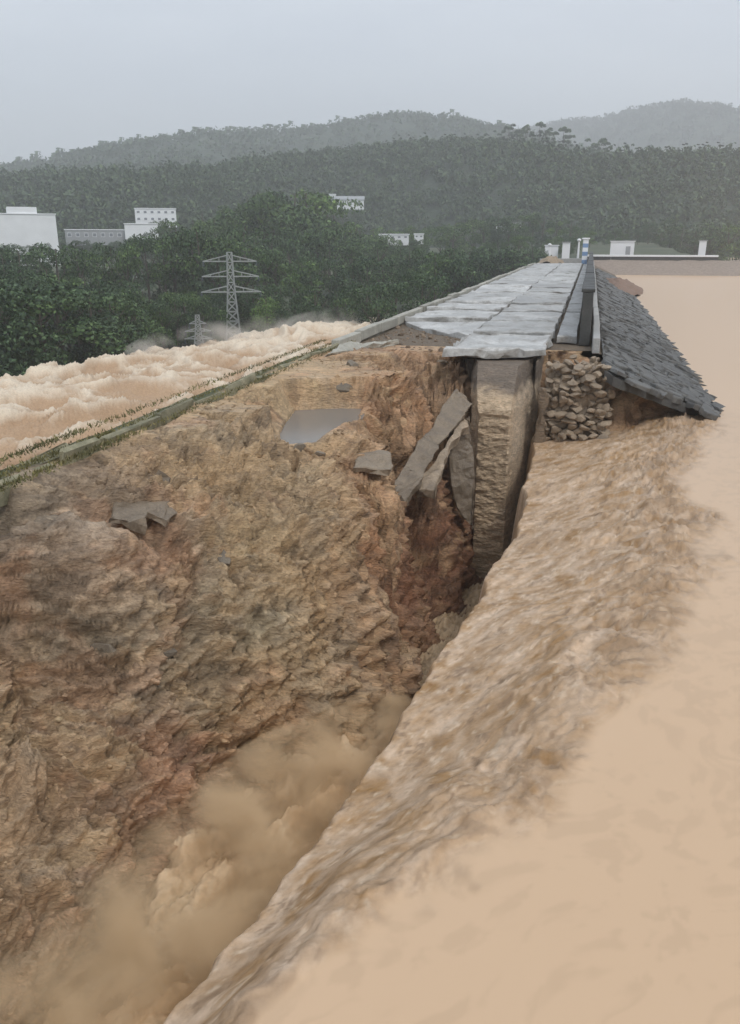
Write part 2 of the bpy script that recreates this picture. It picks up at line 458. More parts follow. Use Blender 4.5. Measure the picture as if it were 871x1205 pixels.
for p in [(-3.9, 1, -5.8), (-3.7, 4, -6.0), (-3.5, 7, -6.3), (-3.3, 10, -6.8), (-2.9, 13, -7.4), (-2.5, 17, -7.9), (-2.3, 21, -8.0), (-2.4, 24.5, -8.0), (-3.0, 23.5, -7.4),
          (-2.2, 4, -4.5), (-1.5, 8, -4.3), (-1.0, 12, -4.2), (-0.6, 17, -4.0), (-0.3, 22, -4.0), (3, 4, -5), (3, 12, -5), (3, 20, -5), (6, 4, -6), (6, 12, -6), (6, 20, -6), (8, 26, -6),
          (-7.5, 29.5, -.32), (-5.5, 29.5, -.32), (-6.5, 27.5, -.34), (-4.6, 28.5, -.36), (-3.9, 29.4, -.6), (-3.9, 27.8, -2.2), (-3.6, 26.6, -4.6),
          (-1.9, 29.4, -.5), (-.5, 30.6, -.36), (-.5, 29.3, -3.6), (.5, 29.3, -3.6), (1.3, 27.0, -2.7), (1.4, 27.5, -1.0), (2, 27.3, -2.7), (2, 27.9, -1.25), (2, 30.8, -1.2), (3, 30.8, -1.6), (3, 27.9, -2.7), (3, 28.5, -1.7), (5, 30.8, -2.6), (4.2, 28.5, -2.7), (4.3, 29.0, -2.15), (8, 30.8, -4)]:
    cp.append(p)
cols = np.concatenate([np.linspace(-26, -9.6, 24), np.arange(-9.4, -2.0, 0.021), np.linspace(-1.95, 8, 90)])
rows = np.concatenate([np.linspace(-2, 2.0, 12), np.geomspace(2.15, 31, 700)])
Yg, Xg = np.meshgrid(rows, cols, indexing='ij')
Zg = rbf(cp, Xg, Yg)
P = np.stack([Xg, Yg, Zg], -1)
inside = sstep(-8.75, -8.3, Xg)
nrm = normals(P)
PUD = [at_z(u, v, -1.0) for u, v in [(328, 512), (338, 496), (347, 483), (385, 481), (426, 481), (420, 494), (402, 499), (386, 511), (370, 525), (346, 527), (330, 524)]]
PC = np.mean(PUD, 0); PA = max(abs(p[0] - PC[0]) for p in PUD); PB = max(abs(p[1] - PC[1]) for p in PUD)
pr = np.full(Xg.shape, 1e9)
for i in range(len(PUD)):                       # signed distance to the puddle's rim, negative inside
    a, b = PUD[i][:2], PUD[(i + 1) % len(PUD)][:2]; e_ = b - a
    tt_ = np.clip(((Xg - a[0]) * e_[0] + (Yg - a[1]) * e_[1]) / (e_ @ e_), 0, 1)
    pr = np.minimum(pr, np.hypot(Xg - a[0] - tt_ * e_[0], Yg - a[1] - tt_ * e_[1]))
ins = np.zeros(Xg.shape, bool)
for i in range(len(PUD)):
    a, b = PUD[i][:2], PUD[(i + 1) % len(PUD)][:2]
    cr_ = ((a[1] > Yg) != (b[1] > Yg)) & (Xg < (b[0] - a[0]) * (Yg - a[1]) / (b[1] - a[1] + 1e-12) + a[0])
    ins ^= cr_
pr = np.where(ins, -pr, pr)
puddle_m = 1 - sstep(-0.05, 0.55, pr)
amp = inside * (1 - 0.85 * puddle_m) * (0.4 + 0.6 * sstep(0.1, 1.4, np.abs(Xg - KX)))
terr = np.exp(-(((Xg + 7.4) / 1.5) ** 2 + ((Yg - 9.8) / 1.7) ** 2) ** 2)     # the flat clay shelf near the edge
amp = amp * (1 - 0.5 * terr)
cr, sr = math.cos(0.25), math.sin(0.25)
Q = np.stack([P[..., 0] * cr + P[..., 1] * sr, -P[..., 0] * sr + P[..., 1] * cr, P[..., 2]], -1)
big = fbm(P * 0.42 + 3, 3, 21) * 0.60 * (1 - 0.8 * terr)
mid = ridged(P * np.array([0.9, 0.9, 1.2]) + 7, 4, 31, 0.6) * 0.26
ph = P[..., 2] * 2.6 + Yg * 0.10 + fbm(Q * np.array([0.45, 0.8, 0.8]), 4, 41, 0.6) * 1.7
saw = ph - np.floor(ph); ledge = (np.where(saw < 0.82, saw / 0.82, (1 - saw) / 0.18) - 0.5) * 0.30
ledge = ledge * (0.35 + 0.65 * sstep(-0.25, 0.3, fbm(P * 0.6 + 55, 2, 43)))
ph2 = P[..., 2] * 8 + Yg * 0.5 + fbm(Q * np.array([1.1, 2.2, 2.2]), 3, 47, 0.6) * 2.2
saw2 = ph2 - np.floor(ph2); ledge2 = (np.where(saw2 < 0.75, saw2 / 0.75, (1 - saw2) / 0.25) - 0.5) * 0.085
clod = np.maximum(0, ridged(Q * np.array([2.0, 2.8, 3.4]), 3, 51, 0.6) - 0.05) * 0.20
fine = fbm(Q * np.array([6, 10, 15]), 3, 61, 0.65) * 0.07
groove = ridged(np.stack([(Xg * 0.45 - Yg * 0.9), Xg * 0.25 + Yg * 0.12, Zg * 0.4], -1) * 0.75, 3, 71) * 0.30
wv = np.stack([fbm(P * 1.1 + 11, 3, 111), fbm(P * 1.1 + 22, 3, 112), fbm(P * 1.1 + 33, 3, 113)], -1)
c1a, c1b, c1v = cells((Q + wv * .45) * np.array([1.0, 1.5, 1.9]), 201)
c2a, c2b, c2v = cells((Q + wv * .25) * np.array([2.9, 4.2, 5.2]), 231)
brk = sstep(-0.15, 0.3, fbm(P * 0.45 + 66, 3, 115))          # where the bank has broken into blocks
block = (c1v * 0.13 - 0.16 * (1 - sstep(0, .12, c1b - c1a))) * (0.35 + 0.65 * brk)
crumb = (c2v * 0.05 - 0.05 * (1 - sstep(0, .14, c2b - c2a))) * (0.35 + 0.65 * sstep(-.3, .25, fbm(P * 0.9 + 77, 2, 117)))
hol = np.exp(-((Xg + 3.7) / 1.3) ** 2 - ((Yg - 20.5) / 4.5) ** 2)      # the smooth scoured hollow
block *= 1 - .8 * hol; crumb *= 1 - .6 * hol; ledge *= 1 - .6 * hol
disp = (big + mid * .8 + ledge * 1.25 + ledge2 * 1.2 + clod * .8 + fine + groove + block + crumb) * amp
grow = 0.85 + 0.012 * Yg
P = P + nrm * (disp * grow)[..., None]
P[..., 2] = P[..., 2] * (1 - puddle_m) + (-1.02 + 0.16 * sstep(-0.25, 0.25, pr)) * puddle_m + np.where(ins, -0.10, 0) * puddle_m
P[..., 2] = np.minimum(P[..., 2], -0.06 - 0.1 * inside)
# do not let the soil swell through the road bed or the facing
lim = -0.42 - 0.43 * np.clip(Xg - 0.5, 0, 20)
P[..., 2] = np.where(Yg > 28.6, np.minimum(P[..., 2], np.where(Xg > 0.3, lim, -0.34)), P[..., 2])

P[..., 2] = np.where((Xg > 0.7) & (Yg > 25.5), np.minimum(P[..., 2], lim - 0.25), P[..., 2])
# colours of the different earths, by place, with shade painted into the hollow
cc = [  # u, v, z, colour
    (60, 610, -.6, (.21, .175, .135)), (20, 600, -.5, (.20, .165, .125)), (110, 620, -.7, (.21, .175, .14)), (40, 670, -1.2, (.115, .088, .070)), (100, 680, -1.4, (.13, .10, .08)), (0, 730, -1.8, (.17, .125, .095)),
    (200, 680, -1.6, (.27, .175, .115)), (170, 650, -1.2, (.28, .19, .13)), (260, 560, -1., (.34, .25, .155)), (300, 470, -.5, (.33, .255, .165)), (240, 520, -.6, (.25, .20, .14)),
    (350, 440, -.45, (.36, .275, .18)), (420, 430, -.5, (.27, .19, .125)), (470, 420, -.5, (.25, .175, .12)), (500, 470, -1.1, (.27, .17, .105)), (440, 500, -1.1, (.27, .185, .12)),
    (280, 650, -1.8, (.29, .225, .14)), (340, 590, -1.5, (.27, .215, .145)), (230, 700, -2., (.21, .18, .13)), (270, 730, -2.6, (.20, .17, .12)), (150, 760, -2.3, (.17, .15, .115)), (100, 780, -2.3, (.18, .15, .11)),
    (60, 740, -2., (.30, .23, .145)), (350, 700, -2.6, (.33, .235, .14)), (330, 780, -3.2, (.33, .24, .145)), (400, 660, -2.6, (.31, .215, .135)), (260, 820, -3.1, (.30, .225, .14)),
    (480, 680, -4.8, (.13, .066, .040)), (520, 650, -5.4, (.11, .056, .035)), (450, 720, -4.4, (.16, .088, .054)), (500, 620, -5.2, (.10, .054, .034)), (430, 640, -2.6, (.25, .145, .085)), (500, 760, -5.2, (.24, .15, .095)), (430, 780, -4.6, (.21, .135, .085)),  # red earth of the hollow, darkened further to stand for its shade
    (100, 900, -3.1, (.27, .20, .135)), (200, 900, -3.6, (.27, .17, .115)), (50, 1000, -3.3, (.26, .19, .125)), (150, 1050, -4., (.28, .20, .13)), (300, 900, -4.2, (.33, .235, .145)), (50, 1150, -4.1, (.29, .215, .145)), (200, 1150, -5, (.33, .245, .16)), (10, 850, -2.6, (.27, .19, .12))]
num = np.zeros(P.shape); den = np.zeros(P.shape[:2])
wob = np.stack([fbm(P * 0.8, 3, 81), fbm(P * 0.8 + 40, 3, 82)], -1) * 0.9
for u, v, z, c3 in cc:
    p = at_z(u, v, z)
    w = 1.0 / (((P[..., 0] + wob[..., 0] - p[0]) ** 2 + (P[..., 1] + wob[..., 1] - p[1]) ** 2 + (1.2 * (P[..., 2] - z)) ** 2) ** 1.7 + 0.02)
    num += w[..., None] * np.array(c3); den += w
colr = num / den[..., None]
grey = sstep(0.05, 0.40, fbm(P * 1.1 + 90, 4, 91, 0.6))[..., None]
red = sstep(0.15, 0.45, fbm(P * 0.9 + 190, 4, 95, 0.6))[..., None]
sand = sstep(0.02, 0.38, fbm(Q * np.array([0.9, 1.8, 2.2]) + 290, 5, 97, 0.65))[..., None]
dark = sstep(0.12, 0.45, fbm(Q * np.array([0.8, 1.6, 2.0]) + 390, 5, 98, 0.65))[..., None]
keep = (1 - 0.8 * terr)[..., None] * (1 - 0.7 * np.exp(-((Xg + 3.6) / 1.2) ** 2 - ((Yg - 20) / 4.5) ** 2))[..., None]
colr = colr * (1 - 0.40 * grey * keep) + np.array((.205, .18, .145)) * 0.40 * grey * keep
colr = colr * (1 - 0.35 * red) + np.array((.27, .15, .09)) * 0.35 * red
colr = colr * (1 - 0.60 * sand * keep) + np.array((.42, .315, .20)) * 0.60 * sand * keep
colr = colr * (1 - 0.45 * dark * keep) + np.array((.13, .10, .075)) * 0.45 * dark * keep
band = fbm(Q * np.array([0.5, 1.2, 7]), 3, 99)[..., None]
colr = colr * (1 + 0.28 * band) * (1 + 0.20 * c1v + 0.22 * c2v)[..., None] * 1.85 * np.array((1.0, 0.93, 0.85))
mx = colr.max(-1, keepdims=True); colr = colr * np.where(mx > .5, (.5 + (mx - .5) * .25) / mx, 1.0)
outm = (1 - sstep(-9.2, -8.8, Xg))[..., None]
colr = colr * (1 - outm) + np.array((.09, .10, .045)) * outm
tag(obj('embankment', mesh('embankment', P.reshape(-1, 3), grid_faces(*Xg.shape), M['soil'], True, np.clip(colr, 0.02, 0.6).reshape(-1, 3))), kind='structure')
SOILP = P

# the rest of the dam, beyond the breach
ys = np.linspace(30.9, 172, 60)
sec = [(-27, -9.6), (-9.4, -0.45), (-8.5, -0.3), (0.3, -0.3), (0.5, -0.36), (18, -7.9)]
V = [[(x, y, z) for x, z in sec] for y in ys]
V = np.array(V, float)
V[..., 2] += fbm(V * 0.4, 3, 7) * 0.06 - 0.05
colb = np.zeros(V.shape) + np.array((.17, .13, .09)); colb[:, :2] = (.085, .095, .045)
tag(obj('embankment', mesh('dam_body', V.reshape(-1, 3), grid_faces(*V.shape[:2]), M['soil'], False, colb.reshape(-1, 3))), kind='structure')
vend = [(x, 30.9, z - 0.05) for x, z in sec] + [(18, 30.9, -9.6)]

# ---------------------------------------------------------------- reservoir and the overflow through the breach
WZ = -2.0
lipY = [-5, 2, 4.6, 7, 9.35, 13.6, 16.8, 20, 24, 26, 31]
lipX = [-4.4, -3.35, -2.92, -2.38, -1.95, -1.52, -1.15, -1.12, -1.2, -1.3, -1.3]
calm = [at_z(u, v, WZ) for u, v in [(200, 1330), (350, 1205), (480, 1095), (620, 955), (690, 880), (770, 790), (835, 705), (845, 650), (825, 600), (800, 555), (850, 540), (930, 520)]]
calmY = [-5] + [p[1] for p in calm[:8]] + [17.5, 19.2, 21.0, 23, 26, 31]
calmX = [-1.9] + [p[0] + .12 for p in calm[:8]] + [3.15, 2.95, 2.9, 3.7, 4.8, 5.5]
srt = np.argsort(calmY); calmY = np.array(calmY)[srt]; calmX = np.array(calmX)[srt]
wc = np.concatenate([np.arange(-6.0, 4.6, 0.028), np.geomspace(4.65, 12, 40), np.geomspace(12.5, 900, 40)])
wr = np.concatenate([np.linspace(-400, -4, 14), np.linspace(-3, 1.9, 20), np.geomspace(2.0, 31, 560), np.geomspace(31.5, 700, 60)])
Yw, Xw = np.meshgrid(wr, wc, indexing='ij')
lx = np.interp(Yw, lipY, lipX); cx = np.interp(Yw, calmY, calmX)
lx = lx + fbm(np.stack([Yw * 0.8, Xw * 0, Xw * 0], -1), 5, 3, 0.6) * 0.26
cxj = cx + fbm(np.stack([Xw * 0.7, Yw * 0.7, Xw * 0], -1), 4, 8, 0.6) * 0.75
t = np.clip((cxj - Xw) / (cxj - lx), 0, None)            # 0 calm .. 1 at the lip
near = 1 - sstep(27.5, 30.5, Yw)
roughm = sstep(0.0, 0.22, t) * near
base = WZ - 0.75 * sstep(0.15, 1.05, t) * near
fx, fy = -0.50, -0.866                                    # flow direction
al = Xw * fx + Yw * fy; ac = -Xw * fy + Yw * fx
curve = fbm(np.stack([Xw * 0.4, Yw * 0.4, Xw * 0], -1), 2, 12) * 0.8
curve2 = fbm(np.stack([Xw * 1.5, Yw * 1.5, Xw * 0], -1), 3, 13) * 0.35
pw = np.stack([al * 1.0 + curve + curve2, ac * 1.55 + curve - curve2, Xw * 0], -1)
w1 = ridged(pw * 1.0, 3, 14, 0.55) * 0.075
w2 = ridged(pw * 2.9 + 5, 4, 15, 0.62) * 0.062
w3 = fbm(np.stack([al * 7, ac * 12, Xw * 0], -1), 3, 16, 0.6) * 0.026
# the ragged turbulent hem where the current tears away from the still water
hem = np.exp(-((t - 0.20) / 0.17) ** 2) * near
smooth_sheet = 1 - 0.78 * sstep(0.45, 0.75, t)
hh = (w1 + w2 + w3) * roughm * (1 + 0.9 * hem) * smooth_sheet * np.clip(0.22 + 0.052 * Yw, 0.34, 1.25)
Zw = base + hh
over = np.clip(lx - Xw, 0, None) * near
gw = fbm(np.stack([Xw * 1.4, Yw * 1.4, Xw * 0], -1), 3, 24) * 0.5
churn = (fbm(np.stack([ac * 1.3 + gw, al * 0.7, Xw * 0], -1), 4, 22, 0.6) * 0.42 + ridged(np.stack([ac * 2.8 + gw, al * 1.3 + gw, Xw * 0], -1), 5, 23, 0.66) * 0.30)
bottom = np.interp(Yw, [-5, 2, 5, 8, 11, 14, 18, 22, 26, 31], [-4.3, -4.2, -4.15, -4.3, -4.65, -5.6, -6.7, -7.2, -7.3, -7.3])
drop = 1 - np.exp(-(over / 0.34) ** 1.5)
churn = churn * sstep(0.35, 1.3, over)
Zfall = Zw * (1 - drop) + (bottom + churn) * drop
Zfall = np.where(over > 0, Zfall - 0.25 * np.clip(over - 2.0, 0, 3), Zfall)
Zw = np.where(over > 0, Zfall, Zw)
ripple = fbm(np.stack([Xw * 1.6, Yw * 0.7, Xw * 0], -1), 3, 27) * 0.003
Zw = Zw + ripple * (1 - roughm) * (Yw > -4) * (Yw < 60)
# water colour: silt-laden tan, streaks of browner silt and paler froth carried in the current
cw = np.zeros(Xw.shape + (3,)) + np.array((.60, .42, .27))
silt = fbm(pw * 2.3 + 31, 4, 33, 0.6); froth = fbm(pw * 4.1 + 71, 4, 37, 0.6)
rm = roughm[..., None]
cw = cw * (1 - rm) + rm * (np.array((.455, .315, .20)) + 0.20 * silt[..., None] * np.array((.9, .8, .7)) + 0.16 * froth[..., None] * np.array((.8, .85, .85)))
strk = fbm(np.stack([al * 0.7 + curve, ac * 6 + curve * 3, Xw * 0], -1), 4, 57, 0.65)[..., None]
fleck = sstep(0.28, 0.5, fbm(pw * 6.3 + 7, 4, 58, 0.65))[..., None] * rm
spot = sstep(0.25, 0.5, fbm(pw * 4.3 + 97, 4, 59, 0.65))[..., None] * rm
cw = cw * (1 + 0.26 * strk * rm) 
cw = cw * (1 - .5 * fleck) + np.array((.72, .58, .43)) * .5 * fleck
cw = cw * (1 - .7 * spot) + np.array((.22, .145, .09)) * .7 * spot
hemc = (hem * (0.30 + 0.55 * sstep(0.0, 0.4, fbm(pw * 3.5 + 11, 3, 39, 0.6))))[..., None]
cw = cw * (1 - hemc) + np.array((.30, .205, .13)) * hemc
fo = sstep(0.05, 0.6, over)[..., None]
cw = cw * (1 - fo) + fo * (np.array((.46, .33, .20)) + 0.60 * churn[..., None] * np.array((1, .8, .58)))
cw = np.clip(cw, 0.06, 0.75)
tag(obj('reservoir_water', mesh('reservoir_water', np.stack([Xw, Yw, Zw], -1).reshape(-1, 3), grid_faces(*Xw.shape), M['water'], True, np.concatenate([cw, np.maximum(roughm, (over > 0) * 1.0)[..., None]], -1).reshape(-1, 4))), kind='structure')

# ---------------------------------------------------------------- the torrent below the dam on the left
vtop = prof([(-500, 505), (-150, 486), (0, 462), (30, 455), (60, 446), (95, 447), (115, 437), (150, 427), (190, 413), (230, 411), (270, 402), (310, 401), (345, 403), (385, 397), (415, 388), (450, 384), (560, 372)])
us = np.linspace(-330, 500, 560)
Tt = np.linspace(0, 1, 150)
TP = np.zeros((len(Tt), len(us), 3))
for j, u in enumerate(us):
    a = at_z(u, vtop(u), -7.6); b = np.array([-17.5, a[1] * 0.35 + 6, -8.4])
    TP[:, j] = a + (b - a) * Tt[:, None]
TP[..., 2] = -7.7
tdir = TP[0, -1] - TP[0, 0]; tdir /= np.linalg.norm(tdir)
Tal = TP[..., 0] * tdir[0] + TP[..., 1] * tdir[1]; Tac = -TP[..., 0] * tdir[1] + TP[..., 1] * tdir[0]
tw = fbm(TP * .16, 3, 49) * 2.2
TQ = np.stack([Tal, Tac + tw, Tac * 0], -1)
s1 = fbm(TQ * np.array([.10, .20, 1]), 4, 44, 0.6)
s2 = ridged(TQ * np.array([.20, .42, 1]) + 9, 5, 45, 0.62)
s3 = fbm(TQ * np.array([.9, 1.6, 1]), 4, 46, 0.65)
env = np.clip(sstep(0, 0.06, Tt), 0, 1)[:, None]
lump = (1.3 * s1 + 0.85 * s2 + 0.20 * s3 + 0.5 * sstep(0.5, 0.0, Tt)[:, None] + 0.35)
TP[..., 2] += lump * env * 1.15 - (1 - env) * 2.2
tc = np.zeros(TP.shape) + np.array((.44, .30, .19))
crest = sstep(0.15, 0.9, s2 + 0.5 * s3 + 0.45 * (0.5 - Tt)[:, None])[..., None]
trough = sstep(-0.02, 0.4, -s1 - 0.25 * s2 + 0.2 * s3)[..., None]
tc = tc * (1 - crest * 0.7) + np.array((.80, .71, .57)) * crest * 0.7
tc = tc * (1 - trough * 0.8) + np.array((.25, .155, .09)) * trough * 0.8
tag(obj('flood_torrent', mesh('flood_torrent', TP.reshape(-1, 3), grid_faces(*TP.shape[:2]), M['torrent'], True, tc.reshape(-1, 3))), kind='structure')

# puddle
pp = [(328, 512), (338, 496), (347, 483), (385, 481), (426, 481), (420, 494), (402, 499), (386, 511), (370, 525), (346, 527), (330, 524)]
pv = [at_z(u, v, -0.99) for u, v in pp]
cen = np.mean(pv, 0)
pv = [cen + (p - cen) * 1.15 for p in pv]
m, nt, bs = mat('puddle_water')
bs.inputs['Base Color'].default_value = (.20, .185, .165, 1); bs.inputs['Roughness'].default_value = 0.22; bs.inputs['IOR'].default_value = 1.33
bs.inputs['Specular IOR Level'].default_value = 0.9
M['puddle'] = m
tag(obj('puddle', mesh('puddle', pv, [tuple(range(len(pv)))], M['puddle'])), kind='structure')

# ================================================================== THINGS ON THE DAM
def chunk(verts_top, thick, mat_, jit=0.0, seed=0, name='slab', sub=1):
    """an irregular plate: polygon of 3D points, extruded along its normal, with a rough rim"""
    rs = np.random.default_rng(seed)
    v = np.array(verts_top, float)
    c = v.mean(0)
    n = np.zeros(3)
    for i in range(len(v)):
        n += np.cross(v[i] - c, v[(i + 1) % len(v)] - c)
    n /= np.linalg.norm(n)
    # subdivide the rim
    ring = []
    for i in range(len(v)):
        a, b = v[i], v[(i + 1) % len(v)]
        for k in range(sub):
            q = a + (b - a) * k / sub
            ring.append(q + rs.normal(0, jit, 3) * (1 if k else 0.4))
    ring = np.array(ring); k = len(ring)
    bev = min(0.03, thick * 0.2)
    inset = c + (ring - c) * (1 - bev / (np.linalg.norm(ring - c, axis=1, keepdims=True) + 1e-6))
    low = ring - n * thick + rs.normal(0, jit * 0.8, ring.shape)
    allv = np.concatenate([inset, ring - n * bev, low])
    faces = [tuple(range(k)), tuple(range(3 * k - 1, 2 * k - 1, -1))]
    for i in range(k):
        j = (i + 1) % k
        faces += [(i, i + k, j + k, j), (i + k, i + 2 * k, j + 2 * k, j + k)]
    return mesh(name, allv, faces, mat_)

def roughen(me, amp, scale, seed, maxlen=0.16):
    bm = bmesh.new(); bm.from_mesh(me)
    bmesh.ops.triangulate(bm, faces=bm.faces[:])
    for _ in range(5):
        es = [e_ for e_ in bm.edges if e_.calc_length() > maxlen]
        if not es or len(bm.faces) > 6000: break
        bmesh.ops.subdivide_edges(bm, edges=es, cuts=1)
        bmesh.ops.triangulate(bm, faces=[f_ for f_ in bm.faces if len(f_.verts) > 3])
    bm.normal_update()
    v = np.array([tuple(q.co) for q in bm.verts]); n = np.array([tuple(q.normal) for q in bm.verts])
    d = fbm(v * scale, 4, seed, .6) * amp + np.minimum(0, ridged(v * scale * .6 + 4, 3, seed + 5) - .2) * amp * .6
    v = v + n * d[:, None]
    for q, p in zip(bm.verts, v): q.co = p
    bm.to_mesh(me); bm.free(); return me
# ---- crest road: two lanes of tilted slabs and a gutter strip
road = empty('crest_road', (-4.3, 27, 0)); tag(road, kind='structure')
def road_slab(x0, x1, y0, y1, z, tx, ty, seed, poly=None, sub=3, jit=0.012, th=0.26):
    cx_, cy_ = (x0 + x1) / 2, (y0 + y1) / 2
    pts = poly or [(x0, y0), (x1, y0), (x1, y1), (x0, y1)]
    v = [(x, y, z + (x - cx_) * tx + (y - cy_) * ty) for x, y in pts]
    o = obj('slab', chunk(v, th, M['slab'], jit, seed, 'slab', sub))
    o.parent = road; o.matrix_parent_inverse = road.matrix_world.inverted()
    o.location = Vector((4.3, -27, 0)) + Vector((-4.3, 27, 0))
    return o
bpy.context.view_layer.update()
GAP = 0.13
yv = 27.3; k = 0
rs = random.Random(5)
while yv < 140:
    L = 5.6 + rs.uniform(-0.3, 0.3)
    y1 = yv + L - GAP - rs.uniform(0, 0.10)
    far = min(1, (yv - 27) / 60)
    sc = 1 - 0.6 * far
    # right lane
    if k == 0:
        road_slab(-4.5, -1.35, 27.2, y1, 0.03, -0.01, -0.005, 1, [(-4.55, 27.15), (-1.38, 28.0), (-1.25, y1), (-4.35, y1), (-4.42, 29.5)], 9, 0.06, 0.24)
    else:
        road_slab(-4.35, -1.2, yv, y1, rs.uniform(-0.08, 0.08) * sc, rs.uniform(-0.016, 0.016), rs.uniform(-0.022, 0.026) * sc, k * 3, None, 6, 0.035)
    # left lane: nearest slabs have dropped
    if k == 0: pass
    elif k == 1:
        road_slab(-7.0, -4.45, yv + 1.0, y1, -0.14, 0.035, 0.02, 77, [(-6.6, yv + 2.6), (-4.5, yv + 0.4), (-4.45, y1), (-8.3, y1)], 4, 0.04)
    else:
        road_slab(-8.45, -4.45, yv + 0.35, y1 + 0.35, rs.uniform(-0.16, 0.07) * sc, rs.uniform(-0.012, 0.028), rs.uniform(-0.035, 0.04) * sc, k * 3 + 1, None, 6, 0.045)
    # gutter strip
    if yv > 31:
        road_slab(-1.02, -0.28, yv, y1, -0.02 + rs.uniform(-0.03, 0.03) * sc, 0, rs.uniform(-0.006, 0.006), k * 3 + 2)
    yv += L; k += 1

# ---- kerb along the left edge
kerb = empty('kerb', (KX, 28, 0))
tag(kerb, 'pale concrete kerb running along the left edge of the broken crest road', 'kerb')
def box_verts(x0, x1, y0, y1, z0, z1):
    return [(x0, y0, z0), (x1, y0, z0), (x1, y1, z0), (x0, y1, z0), (x0, y0, z1), (x1, y0, z1), (x1, y1, z1), (x0, y1, z1)]
BF = [(0, 3, 2, 1), (4, 5, 6, 7), (0, 1, 5, 4), (1, 2, 6, 5), (2, 3, 7, 6), (3, 0, 4, 7)]
def bevel_box(name, x0, x1, y0, y1, z0, z1, mat_, bev=0.02, jit=0.0, seed=0, seg=1):
    bm = bmesh.new()
    vs_ = [bm.verts.new(p) for p in box_verts(x0, x1, y0, y1, z0, z1)]
    for f in BF: bm.faces.new([vs_[i] for i in f])
    if bev: bmesh.ops.bevel(bm, geom=bm.edges[:], offset=bev, segments=seg, affect='EDGES')
    if jit:
        r_ = random.Random(seed)
        for v_ in bm.verts: v_.co += Vector((r_.gauss(0, jit), r_.gauss(0, jit), r_.gauss(0, jit)))
    me = bpy.data.meshes.new(name); bm.to_mesh(me); bm.free(); me.materials.append(mat_)
    return me
def child(name, me, parent, loc=(0, 0, 0), rot=(0, 0, 0), scale=(1, 1, 1)):
    return obj(name, me, parent, loc, rot, scale)
kseg = bevel_box('kerb_block', -0.16, 0.16, 0, 3.1, -0.4, 0.0, M['kerb'], 0.03)
y = 0.4; r2 = random.Random(9)
while y < 112:
    child('kerb_block', kseg, kerb, (r2.uniform(-.04, .04), y, 0.10 + r2.uniform(-.04, .05)), (r2.uniform(-.012, .012), 0, r2.uniform(-.012, .012)))
    y += 3.2
# ---- the torn edge in front: broken kerb blocks still lying along the breach
edge = empty('broken_kerb', (KX, 8, 0))
tag(edge, 'broken mossy kerb blocks along the torn left edge above the torrent', 'kerb')
y = -1.8
while y < 19.2:
    L = r2.uniform(0.9, 2.2)
    me = bevel_box('kerb_block', -0.07, 0.06, 0, L - 0.06, -0.35, 0, M['mossy'], 0.03, 0.02, int(y * 100) + 500)
    child('kerb_block', me, edge, (r2.uniform(-.10, .10), y, r2.uniform(-.12, .03)), (r2.uniform(-.05, .05), r2.uniform(-.15, .1), r2.uniform(-.05, .05)))
    y += L * r2.uniform(1.0, 1.15)
# thin ledge outside the kerb
y = -1.5
while y < 19:
    L = r2.uniform(0.7, 1.9)
    me = bevel_box('ledge_block', -0.16, 0.12, 0, L, -0.2, 0, M['mossy'], 0.04, 0.035, int(y * 100) + 900)
    child('ledge_block', me, edge, (-0.55 + r2.uniform(-.08, .08), y, -0.26 + r2.uniform(-.08, .06)), (r2.uniform(-.06, .06), r2.uniform(-.2, .2), r2.uniform(-.1, .1)))
    y += L * r2.uniform(1.05, 1.5)

# grass along that edge
def grass_mesh(n, fx_, seed, h=(0.06, 0.2)):
    rg = np.random.default_rng(seed)
    p = np.array([fx_(rg) for _ in range(n)])
    a = rg.uniform(0, 2 * math.pi, n); w = rg.uniform(0.008, 0.022, n); hh_ = rg.uniform(h[0], h[1], n)
    dx, dy = np.cos(a) * w, np.sin(a) * w
    lean = rg.normal(0, 0.5, (n, 2)) * hh_[:, None]
    v = np.zeros((n, 3, 3))
    v[:, 0] = p - np.stack([dx, dy, 0 * a], -1); v[:, 1] = p + np.stack([dx, dy, 0 * a], -1)
    v[:, 2] = p + np.stack([lean[:, 0], lean[:, 1], hh_], -1)
    return mesh('grass', v.reshape(-1, 3), np.arange(n * 3).reshape(-1, 3), M['grass'])
def gpos(rg):
    y_ = rg.uniform(6, 30) if rg.random() < 0.6 else rg.uniform(6, 14)
    x_ = KX + rg.choice([0.22, -0.28, -0.9]) + rg.normal(0, 0.09)
    return (x_, y_, -0.12)
tag(obj('grass', grass_mesh(8000, gpos, 3, (0.025, 0.085))), 'short yellowish green grass along the torn edge of the dam crest', 'grass', kind='stuff')

